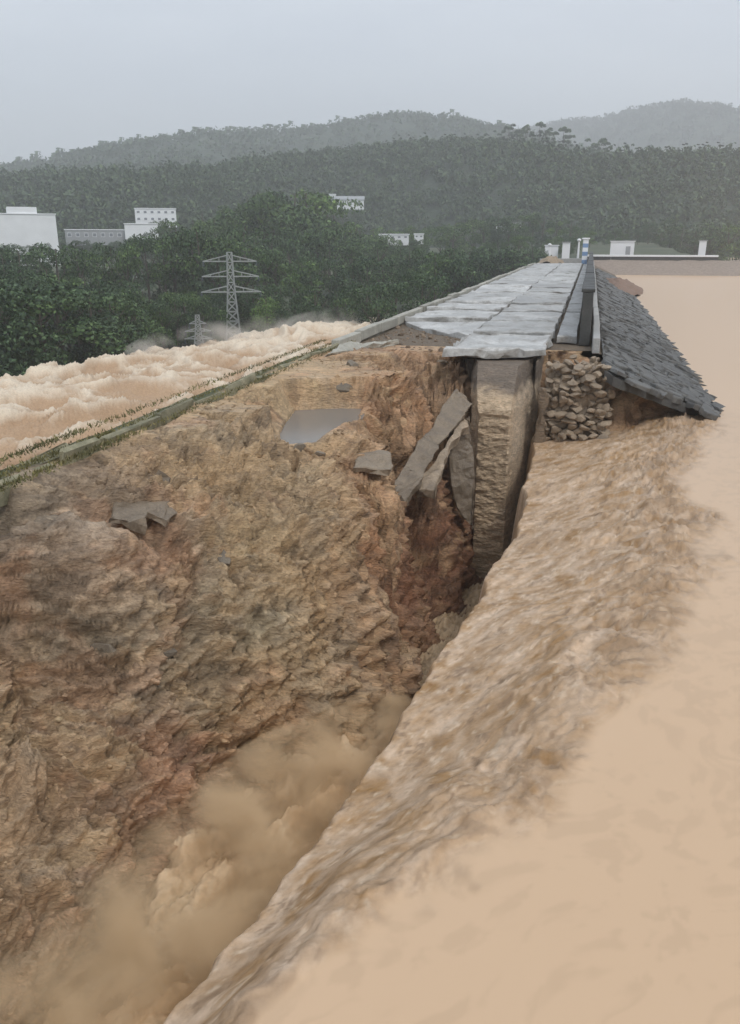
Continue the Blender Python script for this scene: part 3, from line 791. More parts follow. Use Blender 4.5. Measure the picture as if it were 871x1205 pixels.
# ---- core wall exposed below the road: irregular prism with eroded face
def pillar():
    nz, na = 170, 220
    ring = np.array([(-2.98, 25.0), (-2.0, 24.7), (-1.42, 27.9), (-1.36, 30.4), (-3.5, 30.4), (-3.5, 27.2)])
    seg = np.linalg.norm(np.roll(ring, -1, 0) - ring, axis=1); cum = np.concatenate([[0], np.cumsum(seg)])
    tt = np.linspace(0, cum[-1], na, endpoint=False)
    rp = np.concatenate([ring, ring[:1]])
    bx = np.interp(tt, cum, rp[:, 0]); by = np.interp(tt, cum, rp[:, 1])
    zs = np.linspace(-8, -0.34, nz)
    V = np.zeros((nz, na, 3))
    for i, z in enumerate(zs):
        topk = np.clip((z + 1.6) / 1.3, 0, 1)
        yy = by + np.where(by < 27.5, 2.1 * topk ** 1.6, 0)      # the head is set back under the slab
        xx = bx + np.where((bx < -2.4) & (by < 28), -0.35 * topk, 0)
        V[i] = np.stack([xx, yy, np.full(na, z)], -1)
    cxy = V.mean(1, keepdims=True)
    out = V - cxy; out[..., 2] = 0; out /= np.linalg.norm(out, axis=-1, keepdims=True)
    face = (V[..., 1] < 27.0) & (V[..., 0] < -1.9)
    php = V[..., 2] * 2.1 + fbm(V * np.array([.9, .9, .9]), 3, 15) * 1.3; sw = php - np.floor(php)
    d = ridged(V * np.array([1.3, 1.3, 2.8]), 4, 5, 0.6) * 0.07 + fbm(V * np.array([5, 5, 9]), 3, 6, .6) * 0.05 + np.where(sw < .85, sw / .85, (1 - sw) / .15) * 0.035
    V = V + out * (d * np.where(face, 1.0, 0.30))[..., None]
    f = grid_faces(nz, na).tolist()
    for i in range(nz - 1): f.append((i * na + na - 1, i * na, (i + 1) * na, (i + 1) * na + na - 1))
    f.append(tuple((nz - 1) * na + np.arange(na)))
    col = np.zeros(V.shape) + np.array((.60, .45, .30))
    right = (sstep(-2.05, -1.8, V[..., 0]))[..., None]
    col = col * (1 - right) + np.array((.66, .53, .39)) * right  # right flank painted paler, as if catching more light
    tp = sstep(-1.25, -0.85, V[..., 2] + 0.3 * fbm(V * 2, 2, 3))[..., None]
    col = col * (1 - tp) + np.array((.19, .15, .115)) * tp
    col *= 1 + 0.22 * fbm(V * np.array([.8, .8, 3.5]), 3, 8)[..., None]
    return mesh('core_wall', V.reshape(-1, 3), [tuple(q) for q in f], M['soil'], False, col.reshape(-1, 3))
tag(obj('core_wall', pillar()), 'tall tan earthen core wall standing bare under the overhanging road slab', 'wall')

# narrow wet clay column in the dark gap right of it
def column(x, y, w, z0, z1, seed, mat_, colv):
    na, nz = 14, 26
    V = np.zeros((nz, na, 3))
    for i, z in enumerate(np.linspace(z0, z1, nz)):
        for k_ in range(na):
            a = 2 * math.pi * k_ / na
            V[i, k_] = (x + w * math.cos(a) * 0.5, y + w * math.sin(a) * 0.5, z)
    V[..., :2] += (fbm(V * 2.2 + seed, 3, seed) * 0.22)[..., None] * np.array([1, .6])
    f = grid_faces(nz, na).tolist() + [(i * na + na - 1, i * na, (i + 1) * na, (i + 1) * na + na - 1) for i in range(nz - 1)] + [tuple((nz - 1) * na + np.arange(na))]
    return mesh('column', V.reshape(-1, 3), [tuple(q) for q in f], mat_, True, np.zeros((nz * na, 3)) + np.array(colv))
tag(obj('clay_column', column(-1.13, 26.2, 0.26, -4, -0.95, 4, M['soil'], (.24, .18, .125))), 'narrow wet clay column in the dark gap beside the core wall', 'clay column')

# ---- rubble masonry under the parapet
def rock_mesh(name, seed, mat_, sub=2, jit=0.28, flat=0.7):
    bm = bmesh.new(); bmesh.ops.create_icosphere(bm, subdivisions=sub, radius=0.5)
    v = np.array([tuple(q.co) for q in bm.verts])
    d = fbm(v * 2.1 + seed * 7.3, 3, seed, 0.6) * jit * 1.6
    v2 = v * (1 + d[:, None])
    rg = np.random.default_rng(seed)
    for _ in range(11):                      # flat broken faces
        n = rg.normal(size=3); n /= np.linalg.norm(n); h = rg.uniform(0.20, 0.40)
        o_ = v2 @ n - h
        v2 = v2 - np.where(o_ > 0, o_, 0)[:, None] * n * 0.9
    v2[:, 2] *= flat
    for q, p in zip(bm.verts, v2): q.co = p
    me = bpy.data.meshes.new(name); bm.to_mesh(me); bm.free(); me.materials.append(mat_)
    return me
mas = empty('rubble_masonry', (-0.15, 27, -3))
tag(mas, 'broken block of rubble stone masonry standing in the brown water below the parapet', 'masonry')
cv = []
me = bevel_box('core', -0.85, 0.80, -0.45, 2.9, -0.6, 2.15, M['masonry'], 0.10, 0.06, 3, 2)
roughen(me, 0.18, 2.2, 9, 0.14)
child('mortar_core', me, mas, (0.05, 0, 0))
stones = [rock_mesh('stone', 40 + i, M['masonry'], 2) for i in range(7)]
r3 = random.Random(21)
zz = 0.2
while zz < 2.75:
    x = -0.98
    setb = 0.30 * max(0, zz - 1.2)
    while x < 0.98:
        w = r3.uniform(0.20, 0.46)
        if not (zz > 1.2 and -0.1 < x < 0.25 and zz < 1.7):
            child('stone', r3.choice(stones), mas, (x + w / 2, -0.62 + setb * 1.0 + r3.uniform(-.36, .20) + 0.35 * max(0, -x - 0.4), zz + r3.uniform(-.05, .05)),
                  (r3.uniform(-.4, .4), r3.uniform(-.4, .4), r3.uniform(0, 6.28)), (w * 1.45, w * 1.5, r3.uniform(.30, .52)))
        x += w * 0.88
    zz += 0.165
for i in range(26):        # right flank and tumbled top
    z_ = r3.uniform(0.4, 2.5)
    child('stone', r3.choice(stones), mas, (0.86, r3.uniform(-.4, 1.6), z_), (r3.random(), r3.random(), r3.uniform(0, 6.28)), (.34, .36, .28))
for i in range(34):
    child('stone', r3.choice(stones), mas, (r3.uniform(-.8, .7), r3.uniform(0.3, 3.2), 2.2 + r3.uniform(0, .35)), (r3.random(), r3.random(), r3.uniform(0, 6.28)), (r3.uniform(.22, .5), r3.uniform(.22, .45), r3.uniform(.18, .35)))

# ---- parapet wall
par = empty('parapet_wall', (0.02, 33, -0.1))
tag(par, 'dark stained concrete parapet wall along the reservoir side of the crest road', 'wall')
pm = bevel_box('wall_panel', -0.20, 0.20, 0.01, 5.98, -0.25, 1.72, M['parapet'], 0.02)
pc = bevel_box('coping', -0.25, 0.25, 0.0, 5.97, 0, 0.13, M['parapet'], 0.02)
for i in range(19):
    dz = r3.uniform(-.04, .04)
    w = child('wall_panel', pm, par, (r3.uniform(-.015, .015), -0.6 + i * 6.0, dz))
    child('coping', pc, w, (0, 0, 1.725))
# pale plinth on the water side
pl = empty('plinth', (0.46, 30, -0.05))
tag(pl, 'pale concrete edge beam between the parapet and the dark stone facing', 'edge beam')
pb = bevel_box('beam_block', -0.13, 0.13, 0, 4.95, -0.35, 0.22, M['pale'], 0.03)
for i in range(24):
    child('beam_block', pb, pl, (r3.uniform(-.02, .02), i * 5.0 + 0.6, r3.uniform(-.03, .03)))

# ---- stone facing on the water side
fac = empty('stone_facing', (2.6, 30, -1))
tag(fac, 'dark grey stone facing sloping from the parapet down into the reservoir', 'stone facing')
def fz(x): return -0.30 - 0.43 * (x - 0.6)
plates = []
for i in range(9):
    rg = np.random.default_rng(60 + i)
    k_ = 7; ang = np.sort(rg.uniform(0, 2 * math.pi, k_) * 0.3 + np.linspace(0, 2 * math.pi, k_, endpoint=False) * 1.0)
    rad = rg.uniform(0.82, 1.12, k_)
    sq = 1 / np.maximum(np.abs(np.cos(ang)), np.abs(np.sin(ang))) ** 0.7
    pts = [(0.5 * a * b * math.cos(c_), 0.5 * a * b * math.sin(c_), rg.normal(0, 0.02)) for a, b, c_ in zip(rad, sq, ang)]
    plates.append(chunk(pts, 0.16, M['facing'], 0.02, i, 'stone', 2))
fcount = 0; far_pl = []
inc = math.atan(0.43)
y = 25.9; row = 0
while y < 128:
    stepy = 0.74 if y < 60 else 1.3
    x = 0.75 + (0.2 if row % 2 else 0)
    while x < 4.7:
        y_edge = np.interp(x, [0.6, 0.95, 5.2], [26.4, 25.9, 28.7])
        wx = r3.uniform(0.46, 0.74) * (1 if y < 60 else 1.7)
        yy = y + r3.uniform(-.18, .18)
        if yy > y_edge + (0.35 if x > 4.0 else -0.1):
            far_pl.append((x + wx / 2, yy, wx, stepy))
        x += wx * 0.84
    y += stepy * 0.72; row += 1
near_pl = far_pl[:300]; rest = far_pl[300:]
for x, yy, wx, sy_ in near_pl:
    child('stone', r3.choice(plates), fac, (x - 2.6, yy - 30, fz(x) + 1 + 0.09 + r3.uniform(-.035, .035)),
          (r3.uniform(-.09, .05), inc + r3.uniform(-.08, .08), r3.uniform(-.4, .4)), (wx * r3.uniform(1.0, 1.3), sy_ * r3.uniform(.95, 1.3), r3.uniform(.7, 1.3)))
vv, ff, off = [], [], 0
for x, yy, wx, sy_ in rest:
    me = r3.choice(plates)
    R = Matrix.Translation((x - 2.6, yy - 30, fz(x) + 1 + 0.08 + r3.uniform(-.06, .07))) @ Matrix.Rotation(inc + r3.uniform(-.14, .14), 4, 'Y') @ Matrix.Rotation(r3.uniform(-.3, .3), 4, 'Z') @ Matrix.Diagonal((wx * r3.uniform(1, 1.3), sy_ * r3.uniform(1, 1.25), 1, 1))
    for q in me.vertices: vv.append(R @ q.co)
    for q in me.polygons: ff.append([i + off for i in q.vertices])
    off += len(me.vertices)
tag(child('far_stones', mesh('far_stones', vv, ff, M['facing']), fac), kind='stuff')
# bedding under the stones, broken off at the breach
bv, bf = [], []
nx = 22; ysb = np.concatenate([[0], np.linspace(1.2, 100, 40)])
Bp = np.zeros((len(ysb), nx, 3))
for j in range(nx):
    x = 0.7 + 5.6 * j / (nx - 1)
    y0 = np.interp(x, [0.6, 0.95, 5.2, 6.3], [26.6, 26.0, 28.8, 29.3]) + 0.08 * math.sin(j * 2.3)
    Bp[:, j] = np.stack([np.full(len(ysb), x), y0 + ysb, np.full(len(ysb), fz(x) - 0.02)], -1)
top = Bp.reshape(-1, 3); bot = top - np.array([0, 0, 0.30]); n_ = len(top)
gf = grid_faces(len(ysb), nx)
allf = gf.tolist() + (gf[:, ::-1] + n_).tolist()
for j in range(nx - 1): allf.append((j, j + n_, j + 1 + n_, j + 1))
child('bedding', mesh('bedding', np.concatenate([top, bot]) - np.array([2.6, 30, -1]), allf, M['facing']), fac)

# mud slump on the facing further off
def mound(name, cx_, cy_, cz_, rx, ry, h, seed, col, nr=18, na=36):
    V = [(0, 0, h)]
    for i in range(1, nr):
        t_ = i / (nr - 1)
        for k_ in range(na):
            a = 2 * math.pi * k_ / na
            V.append((math.cos(a) * rx * t_, math.sin(a) * ry * t_, h * (1 - t_ ** 1.6)))
    V = np.array(V); V += np.array((cx_, cy_, cz_))
    V[:, 2] += fbm(V * np.array([.9, .6, .5]) + seed, 4, seed, 0.6) * h * 0.5
    f = [(0, 1 + k_, 1 + (k_ + 1) % na) for k_ in range(na)]
    for i in range(nr - 2):
        for k_ in range(na):
            a, b = 1 + i * na + k_, 1 + i * na + (k_ + 1) % na
            f.append((a, a + na, b + na, b))
    return mesh(name, V, f, M['soil'], True, np.zeros((len(V), 3)) + np.array(col))
tag(obj('mud_slump', mound('mud_slump', 3.0, 100, -1.75, 3.0, 13, 1.1, 3, (.25, .165, .12))), 'reddish brown mud slumped over the stone facing at the far water edge', 'mud')
tag(obj('mud_mound', mound('mud_mound', -6.3, 141, -.05, 2.2, 3.0, 1.2, 8, (.33, .25, .17))), 'tan earth mound heaped on the far end of the crest road', 'mud')

# ---- leaning and fallen concrete beside the core wall
def px(u, v, y): return at_y(u, v, y)
pieces = [
    ('fallen_beam', 'long broken concrete beam leaning down from the core wall onto red soil', [px(538, 458, 25.2), px(458, 572, 19.6), px(476, 590, 19.3), px(556, 474, 24.9)], 0.34, 'greyslab', 5, 0.03),
    ('leaning_slab', 'jagged pale slab leaning against the foot of the long fallen beam', [px(548, 488, 24.3), px(492, 566, 20.8), px(497, 578, 20.4), px(512, 574, 20.6), px(530, 520, 22.8), px(553, 500, 24.1)], 0.30, 'masonry', 3, 0.03),
    ('hanging_slab', 'grey pointed slab hanging vertically beside the core wall over the hollow', [px(524, 505, 24.2), px(529, 560, 23.9), px(545, 612, 23.8), px(556, 622, 23.8), px(558, 560, 24.1), px(553, 488, 24.5)], 0.22, 'greyslab', 3, 0.03),
    ('broken_slab', 'dark grey slab fragment lying flat on the soil near the grassy edge', [at_z(128, 612, -.70), at_z(196, 608, -.72), at_z(202, 560, -.62), at_z(150, 556, -.58)], 0.16, 'greyslab', 4, 0.04),
    ('slab_fragment', 'small dark slab fragment embedded in the slope just below the puddle', [at_z(415, 548, -1.18), at_z(462, 552, -1.22), at_z(458, 532, -1.15), at_z(420, 532, -1.12)], 0.14, 'greyslab', 3, 0.03),
    ('tilted_slab', 'tilted pale slab piece sticking out of the torn end of the kerb', [at_z(385, 418, -.1), at_z(440, 405, -.12), at_z(470, 398, -.08), at_z(400, 404, .08)], 0.18, 'kerb', 3, 0.03),
]
for nme, lab, pts, th, mt, sub, jit in pieces:
    tag(obj(nme, roughen(chunk(pts, th, M[mt], jit * 1.6, len(nme) * 7, nme, sub), 0.10, 2.6, len(nme))), lab, 'slab' if 'beam' not in nme else 'beam')

# ---- rocks and clods lying on the soil
def soil_at(x, y):
    i = np.searchsorted(rows, y); j = np.searchsorted(cols, x)
    i = min(max(i, 0), len(rows) - 1); j = min(max(j, 0), len(cols) - 1)
    return SOILP[i, j]
def hit(u, v):
    """first soil point met along the sight line (u, v)"""
    d = ray(u, v)
    for s in np.arange(3.5, 45, 0.03):
        p = CAM + d * s
        if -9 < p[0] < -1.5 and 2.2 < p[1] < 30.5 and p[2] < soil_at(p[0], p[1])[2]:
            return p
    return None
for u, v, s, lab in [(352, 528, .42, 'dark wet clod of earth at the near rim of the puddle'), (375, 534, .3, 'smaller dark clod at the right of the puddle clod'),
                     (228, 708, .36, 'grey rock wedged in a dark crack of the tan slope'), (262, 655, .30, 'brown rock on the middle of the bare slope'),
                     (415, 430, .55, 'pale broken lump in the notch below the end of the kerb'), (405, 455, .5, 'dark hollowed lump under the notch at the end of the kerb'),
                     (190, 770, .40, 'right one of two grey lumps low on the left slope'), (120, 765, .45, 'left one of two grey lumps low on the left slope'),
                     (520, 425, .35, 'pale rock just under the left corner of the nearest road slab'), (8, 855, .16, 'small stone on the slope at the left border of the picture')]:
    p = hit(u, v)
    if p is None: continue
    o = obj('rock', rock_mesh('rock', int(u + v), M['rock'], 3), None, p - np.array([0, 0, 0.02]), (random.random(), random.random(), random.uniform(0, 6)), (s, s * 1.2, s))
    tag(o, lab, 'rock', 'larger rocks on the eroded slope')
# clods: many small lumps, one object
protos = []
for i in range(8):
    me = rock_mesh('clod', 100 + i, None, 1, 0.45, 0.6)
    protos.append((np.array([tuple(q.co) for q in me.vertices]), np.array([tuple(q.vertices) for q in me.polygons])))
    bpy.data.meshes.remove(me)
vv, ff, ccs, off = [], [], [], 0
rg = np.random.default_rng(77)
n_done = 0
dens_g = fbm(np.stack([Xg * 0.8, Yg * 0.8, Xg * 0 + 0.3], -1), 3, 121)
while n_done < 6000:
    y = math.exp(rg.uniform(math.log(3.2), math.log(29))); x = rg.uniform(-8.4, -2.6)
    i = min(np.searchsorted(rows, y), len(rows) - 1); j = min(np.searchsorted(cols, x), len(cols) - 1)
    dens = dens_g[i, j]
    if rg.random() > 0.25 + 1.6 * max(0, dens): continue
    if puddle_m[i, j] > 0.35 or terr[i, j] > 0.6: continue
    p = SOILP[i, j]
    s = min(0.03 * rg.pareto(2.4) + 0.03, 0.26) * (0.6 + 0.04 * y)
    a, b, c_ = rg.uniform(0, 6.28, 3)
    R = np.array(Matrix.Rotation(a, 3, 'X') @ Matrix.Rotation(b, 3, 'Z'))
    pv_, pf_ = protos[rg.integers(8)]
    vv.append((pv_ * np.array([s, s * rg.uniform(.8, 1.5), s])) @ R.T + p - nrm[i, j] * s * 0.05)
    ff.append(pf_ + off); off += len(pv_)
    ccs.append(np.tile(np.clip(colr[i, j] * rg.uniform(.7, 1.25), .03, .6), (len(pv_), 1)))
    n_done += 1
for _ in range(500):
    y = rg.uniform(29.5, 38.5); x = rg.uniform(-8.4, -4.7)
    if y > 36 and rg.random() < .6: continue
    s = min(0.05 * rg.pareto(2.2) + 0.06, 0.5)
    pv_, pf_ = protos[rg.integers(8)]
    R = np.array(Matrix.Rotation(rg.uniform(0, 6), 3, 'X') @ Matrix.Rotation(rg.uniform(0, 6), 3, 'Z'))
    vv.append((pv_ * s) @ R.T + np.array([x, y, -.36 + s * .1])); ff.append(pf_ + off); off += len(pv_)
    ccs.append(np.tile(np.array((.27, .20, .14)) * rg.uniform(.7, 1.3), (len(pv_), 1)))
tag(obj('loose_clods', mesh('loose_clods', np.concatenate(vv), np.concatenate(ff), M['soil'], False, np.concatenate(ccs))),
    'loose clods and crumbs of earth scattered over the eroded slope', 'clods', kind='stuff')

# ================================================================== FAR END OF THE DAM
def boxobj(name, cx_, cy_, z0, w, d, h, mat_, parent=None, rz=0, bev=0.03):
    me = bevel_box(name, -w / 2, w / 2, -d / 2, d / 2, 0, h, mat_, bev)
    return obj(name, me, parent, (cx_, cy_, z0), (0, 0, rz))
dike = empty('cross_dike', (12, 152, -0.3), 0)
tag(dike, 'far low dike with dark wall and pale coping closing the reservoir', 'dike')
sx = np.linspace(-13, 13, 30)
prof_ = [(-11, -6.5), (-7.5, -4.0), (-4.5, -1.9), (-0.6, 0.62), (6, 0.4)]
V = np.array([[(x, yy + 0.02 * x, zz_) for yy, zz_ in prof_] for x in sx], float)
V[..., 2] += fbm(V * 0.5, 3, 2) * 0.12
child('slope', mesh('slope', V.reshape(-1, 3), grid_faces(30, 5), M['soil'], True, np.zeros((150, 3)) + np.array((.31, .25, .205))), dike)
dw = bevel_box('wall_panel', -2.15, 2.15, -0.2, 0.2, 0.3, 1.15, M['parapet'], 0.02)
dc = bevel_box('coping', -2.16, 2.16, -0.3, 0.3, 0, 0.30, M['white'], 0.03)
for i in range(5):
    w = child('wall_panel', dw, dike, (-10.8 + i * 4.33, 0.02 * (-10.8 + i * 4.33), 0.0))
    child('coping', dc, w, (0, 0, 1.16))
# far bank on the right with grass
def hut(name, lab, cat, u, v_top, wpx, hpx, D, wallm, roofm, extra=0):
    p = at_d(u, v_top + hpx, D); s = D / F * 1.02
    e = empty(name, p, math.atan2(-p[0], p[1]) )
    tag(e, lab, cat)
    w, h = wpx * s, hpx * s
    me = bevel_box('wall', -w / 2, w / 2, 0, w * 0.7, -extra, h, wallm, 0.02); child('wall', me, e)
    me = bevel_box('roof', -w / 2 - .15, w / 2 + .15, -0.15, w * 0.7 + .15, h, h + 0.14, roofm, 0.02); child('roof', me, e)
    return e, w, h
e, w, h = hut('white_shed', 'small white shed behind the far dike wall, nearest the crest road', 'shed', 732, 286, 24, 9, 160, M['white'], M['white'], 2.0)
child('door', bevel_box('door', -.4, .4, -.05, 0, -1.2, 0.75, M['roofgrey'], 0.01), e, (w * .25, -0.02, 0))
e, w, h = hut('white_kiosk', 'tiny white kiosk at the right end of the far dike wall', 'kiosk', 826, 286, 7, 11, 156, M['white'], M['roofgrey'], 2.0)
# objects at the end of the road
e, w, h = hut('white_shed', 'upright white shed at the far road end, left of the blue post', 'shed', 666, 287, 8, 9, 163, M['white'], M['roofgrey'], 2.5)
e, w, h = hut('white_shelter', 'white lean-to roof at the far road end, leftmost white structure there', 'shelter', 649, 290, 14, 5, 165, M['white'], M['white'], 2.5)
# pale beam lying across the road
bm_ = bevel_box('road_barrier', -3.9, 3.9, -0.25, 0.25, 0, 0.75, M['pale'], 0.04)
tag(obj('road_barrier', bm_, None, (-4.3, 143.8, -0.06), (0, -0.012, 0.05)), 'pale concrete beam lying across the far end of the crest road', 'barrier')
# gauge post, blue and white bands
gp = empty('gauge_post', (-0.95, 139, -0.05)); tag(gp, 'blue and white banded post beside the far end of the parapet', 'post')
for i in range(6):
    me = bevel_box('band', -.42, .42, -.3, .3, i * 0.62, i * 0.62 + 0.615, M['blue'] if i % 2 == 0 else M['white'], 0.02); child('band', me, gp)
me = bevel_box('cap', -.6, .6, -.45, .45, 3.72, 3.95, M['white'], 0.05); child('cap', me, gp)
def lamp(x, y, h, lab):
    e = empty('lamp_post', (x, y, -0.05)); tag(e, lab, 'lamp post')
    bm = bmesh.new(); bmesh.ops.create_cone(bm, cap_ends=True, segments=10, radius1=.22, radius2=.14, depth=h); bmesh.ops.translate(bm, verts=bm.verts, vec=(0, 0, h / 2))
    me = bpy.data.meshes.new('pole'); bm.to_mesh(me); bm.free(); me.materials.append(M['white']); child('pole', me, e)
    bm = bmesh.new(); bmesh.ops.create_uvsphere(bm, u_segments=14, v_segments=8, radius=.33); bmesh.ops.scale(bm, verts=bm.verts, vec=(1, 1, .8)); bmesh.ops.translate(bm, verts=bm.verts, vec=(0, 0, h + .2))
    me = bpy.data.meshes.new('lamp_head'); bm.to_mesh(me); bm.free(); me.materials.append(M['white']); child('lamp_head', me, e)
lamp(-2.1, 146, 3.4, 'white post with rounded head just left of the blue banded post')
lamp(-7.4, 158, 2.6, 'short white post with rounded head behind the pale barrier beam')

# ================================================================== PYLONS
def bar(bmv, a, b, w):
    a, b = Vector(a), Vector(b); d = (b - a)
    q = d.to_track_quat('Z', 'Y').to_matrix().to_4x4()
    m_ = Matrix.Translation((a + b) / 2) @ q @ Matrix.Diagonal((w, w, d.length, 1))
    bmesh.ops.create_cube(bmv, size=1.0, matrix=m_)
def bmobj(name, bm, mat_, parent):
    me = bpy.data.meshes.new(name); bm.to_mesh(me); bm.free(); me.materials.append(mat_); return child(name, me, parent)
def pylon(loc, H, wb, wt, arms, lab, rz, t=0.15):
    e = empty('transmission_tower', loc, rz); tag(e, lab, 'pylon')
    def hw(z): return wb + (wt - wb) * min(1, z / (H * 0.62)) if z < H * 0.62 else wt * (1 - 0.35 * (z / H - 0.62) / 0.38)
    for sx_ in (-1, 1):
        for sy_ in (-1, 1):
            bm = bmesh.new()
            zs = np.linspace(0, H, 8)
            for z0, z1 in zip(zs[:-1], zs[1:]):
                bar(bm, (sx_ * hw(z0), sy_ * hw(z0), z0), (sx_ * hw(z1), sy_ * hw(z1), z1), t)
            bmobj('leg', bm, M['steel'], e)
    for ax in (0, 1):
        for sgn in (-1, 1):
            bm = bmesh.new()
            zs = np.linspace(0, H, 11)
            for k_, (z0, z1) in enumerate(zip(zs[:-1], zs[1:])):
                def pt(s_, z_):
                    return (s_ * hw(z_), sgn * hw(z_), z_) if ax == 0 else (sgn * hw(z_), s_ * hw(z_), z_)
                bar(bm, pt(-1, z0), pt(1, z1), t * .6); bar(bm, pt(1, z0), pt(-1, z1), t * .6); bar(bm, pt(-1, z1), pt(1, z1), t * .6)
            bmobj('bracing', bm, M['steel'], e)
    for z, L in arms:
        bm = bmesh.new(); h = hw(z)
        for sgn in (-1, 1):
            tip = (sgn * L, 0, z)
            for sy_ in (-1, 1):
                bar(bm, (sgn * h, sy_ * h, z), tip, t * .8); bar(bm, (sgn * h * .9, sy_ * h * .9, z + H * .06), tip, t * .7)
                for f_ in (0.33, 0.66):
                    bar(bm, (sgn * (h + (L - h) * f_), sy_ * h * (1 - f_), z), (sgn * (h + (L - h) * f_), sy_ * h * (1 - f_), z + H * .06 * (1 - f_)), t * .5)
        arm = bmobj('cross_arm', bm, M['steel'], e)
        for sgn in (-1, 1):
            bm = bmesh.new()
            for k_ in range(5):
                bmesh.ops.create_cone(bm, cap_ends=True, segments=8, radius1=.10, radius2=.07, depth=.07, matrix=Matrix.Translation((sgn * (L - .05), 0, z - .10 - k_ * .10)))
            bmobj('insulator', bm, M['glass'], arm)
    return e
p0 = at_d(270, 300, 100)
pylon((p0[0], p0[1], -9.0), 11.2, 0.95, 0.40, [(6.75, 3.5), (8.5, 3.3), (10.2, 3.1)], 'tall steel lattice pylon with three cross arms in front of the dark wood', math.atan2(-p0[0], p0[1]))
p0 = at_d(232, 370, 91)
pylon((p0[0], p0[1], -9.0), 4.9, 0.75, 0.3, [(2.4, 1.5), (3.2, 1.4), (4.0, .9)], 'short lattice tower half hidden by the torrent left of the tall pylon', math.atan2(-p0[0], p0[1]), 0.09)

# ================================================================== BUILDINGS
BUILT = []
def building(name, lab, u0, u1, v0, v1, D, storeys, bays, roofm, parapet=None, tower=None, gable=False, depth=None, cat='building', wallm='white', sink=1.5):
    uc = (u0 + u1) / 2
    base = at_d(uc, v1, D); topz = z_of(v0, D, uc); s = D / F
    w = (u1 - u0) * s * 1.02; h = topz - base[2]
    e = empty(name, base, math.atan2(-base[0], base[1])); tag(e, lab, cat)
    d = depth or w * 0.6
    BUILT.append((u0, u1, v1, D))
    child('wall', bevel_box('wall', -w / 2, w / 2, 0, d, -sink, h, M[wallm], 0.03), e)
    if gable:
        V = [(-w / 2 - .3, -.4, h), (w / 2 + .3, -.4, h), (w / 2 + .3, d + .4, h), (-w / 2 - .3, d + .4, h), (-w / 2 - .3, d / 2, h + gable), (w / 2 + .3, d / 2, h + gable)]
        child('roof', mesh('roof', V, [(0, 1, 5, 4), (2, 3, 4, 5), (0, 4, 3), (1, 2, 5), (0, 3, 2, 1)], M[roofm]), e)
    else:
        child('roof', bevel_box('roof', -w / 2 - .2, w / 2 + .2, -.2, d + .2, h, h + 0.3, M[roofm], 0.04), e)
    if tower:
        a, b, vt = tower
        x0, x1 = (a - uc) * s * 1.02, (b - uc) * s * 1.02
        child('roof_tower', bevel_box('roof_tower', x0, x1, 0.4, d * .6, h + .3, z_of(vt, D, uc) - base[2], M[wallm], 0.03), e)
    if bays:
        sh = h / storeys; bw = w / bays
        fm = bevel_box('window', -bw * .24, bw * .24, -.06, 0, -sh * .2, sh * .2, M['white'], 0.01)
        gm = bevel_box('pane', -bw * .2, bw * .2, -.05, 0, -sh * .16, sh * .16, M['dimglass'], 0.0)
        for i in range(storeys):
            for j in range(bays):
                q = child('window', fm, e, (-w / 2 + bw * (j + .5), -.005, sh * (i + .55)))
                child('pane', gm, q, (0, -.03, 0))
    return e
building('white_block', 'large plain white block building with stair tower above the left wood', -60, 55, 252, 288, 270, 1, 0, 'white', tower=(10, 38, 243), sink=6)
building('long_shed', 'long low shed with pale roof between the white block and the terrace', 84, 150, 271, 283, 290, 1, 8, 'white', depth=9, cat='shed', wallm='roofgrey')
building('low_annex', 'low white annex in front of the two storey white house', 150, 184, 264, 276, 285, 1, 0, 'white', depth=7)
building('two_storey_house', 'white two storey house with a row of dark windows above the wood', 163, 205, 246, 262, 310, 2, 6, 'white', depth=9, cat='house')
building('hillside_house', 'white house with grey roof on the green hillside behind the knoll', 396, 427, 235, 246, 362, 1, 3, 'roofgrey', gable=1.6, depth=8, cat='house', sink=.2)
building('small_outbuilding', 'tiny white outbuilding at the left of the hillside house', 388, 395, 229, 238, 366, 1, 1, 'white', depth=3, cat='shed')
building('low_white_shed', 'low white shed in the trees above the crest road', 452, 480, 276.5, 282, 235, 1, 4, 'white', depth=5, cat='shed')
building('tiny_hut', 'tiny white hut just left of the low white shed in the trees', 446, 450, 276.5, 281, 236, 1, 1, 'white', depth=1.5, cat='hut')
building('little_cabin', 'little white cabin at the right end of the low white shed', 488, 498, 276, 281, 238, 1, 2, 'white', depth=3, cat='hut')
building('flat_roof_shed', 'faint pale flat roof shed in the olive clearing above the road', 585, 612, 263, 267, 300, 1, 0, 'pale', depth=4, cat='shed')
building('wood_hut', 'small white hut among the trees behind the tall pylon', 233, 242, 268, 277, 225, 1, 1, 'white', depth=3, cat='hut')

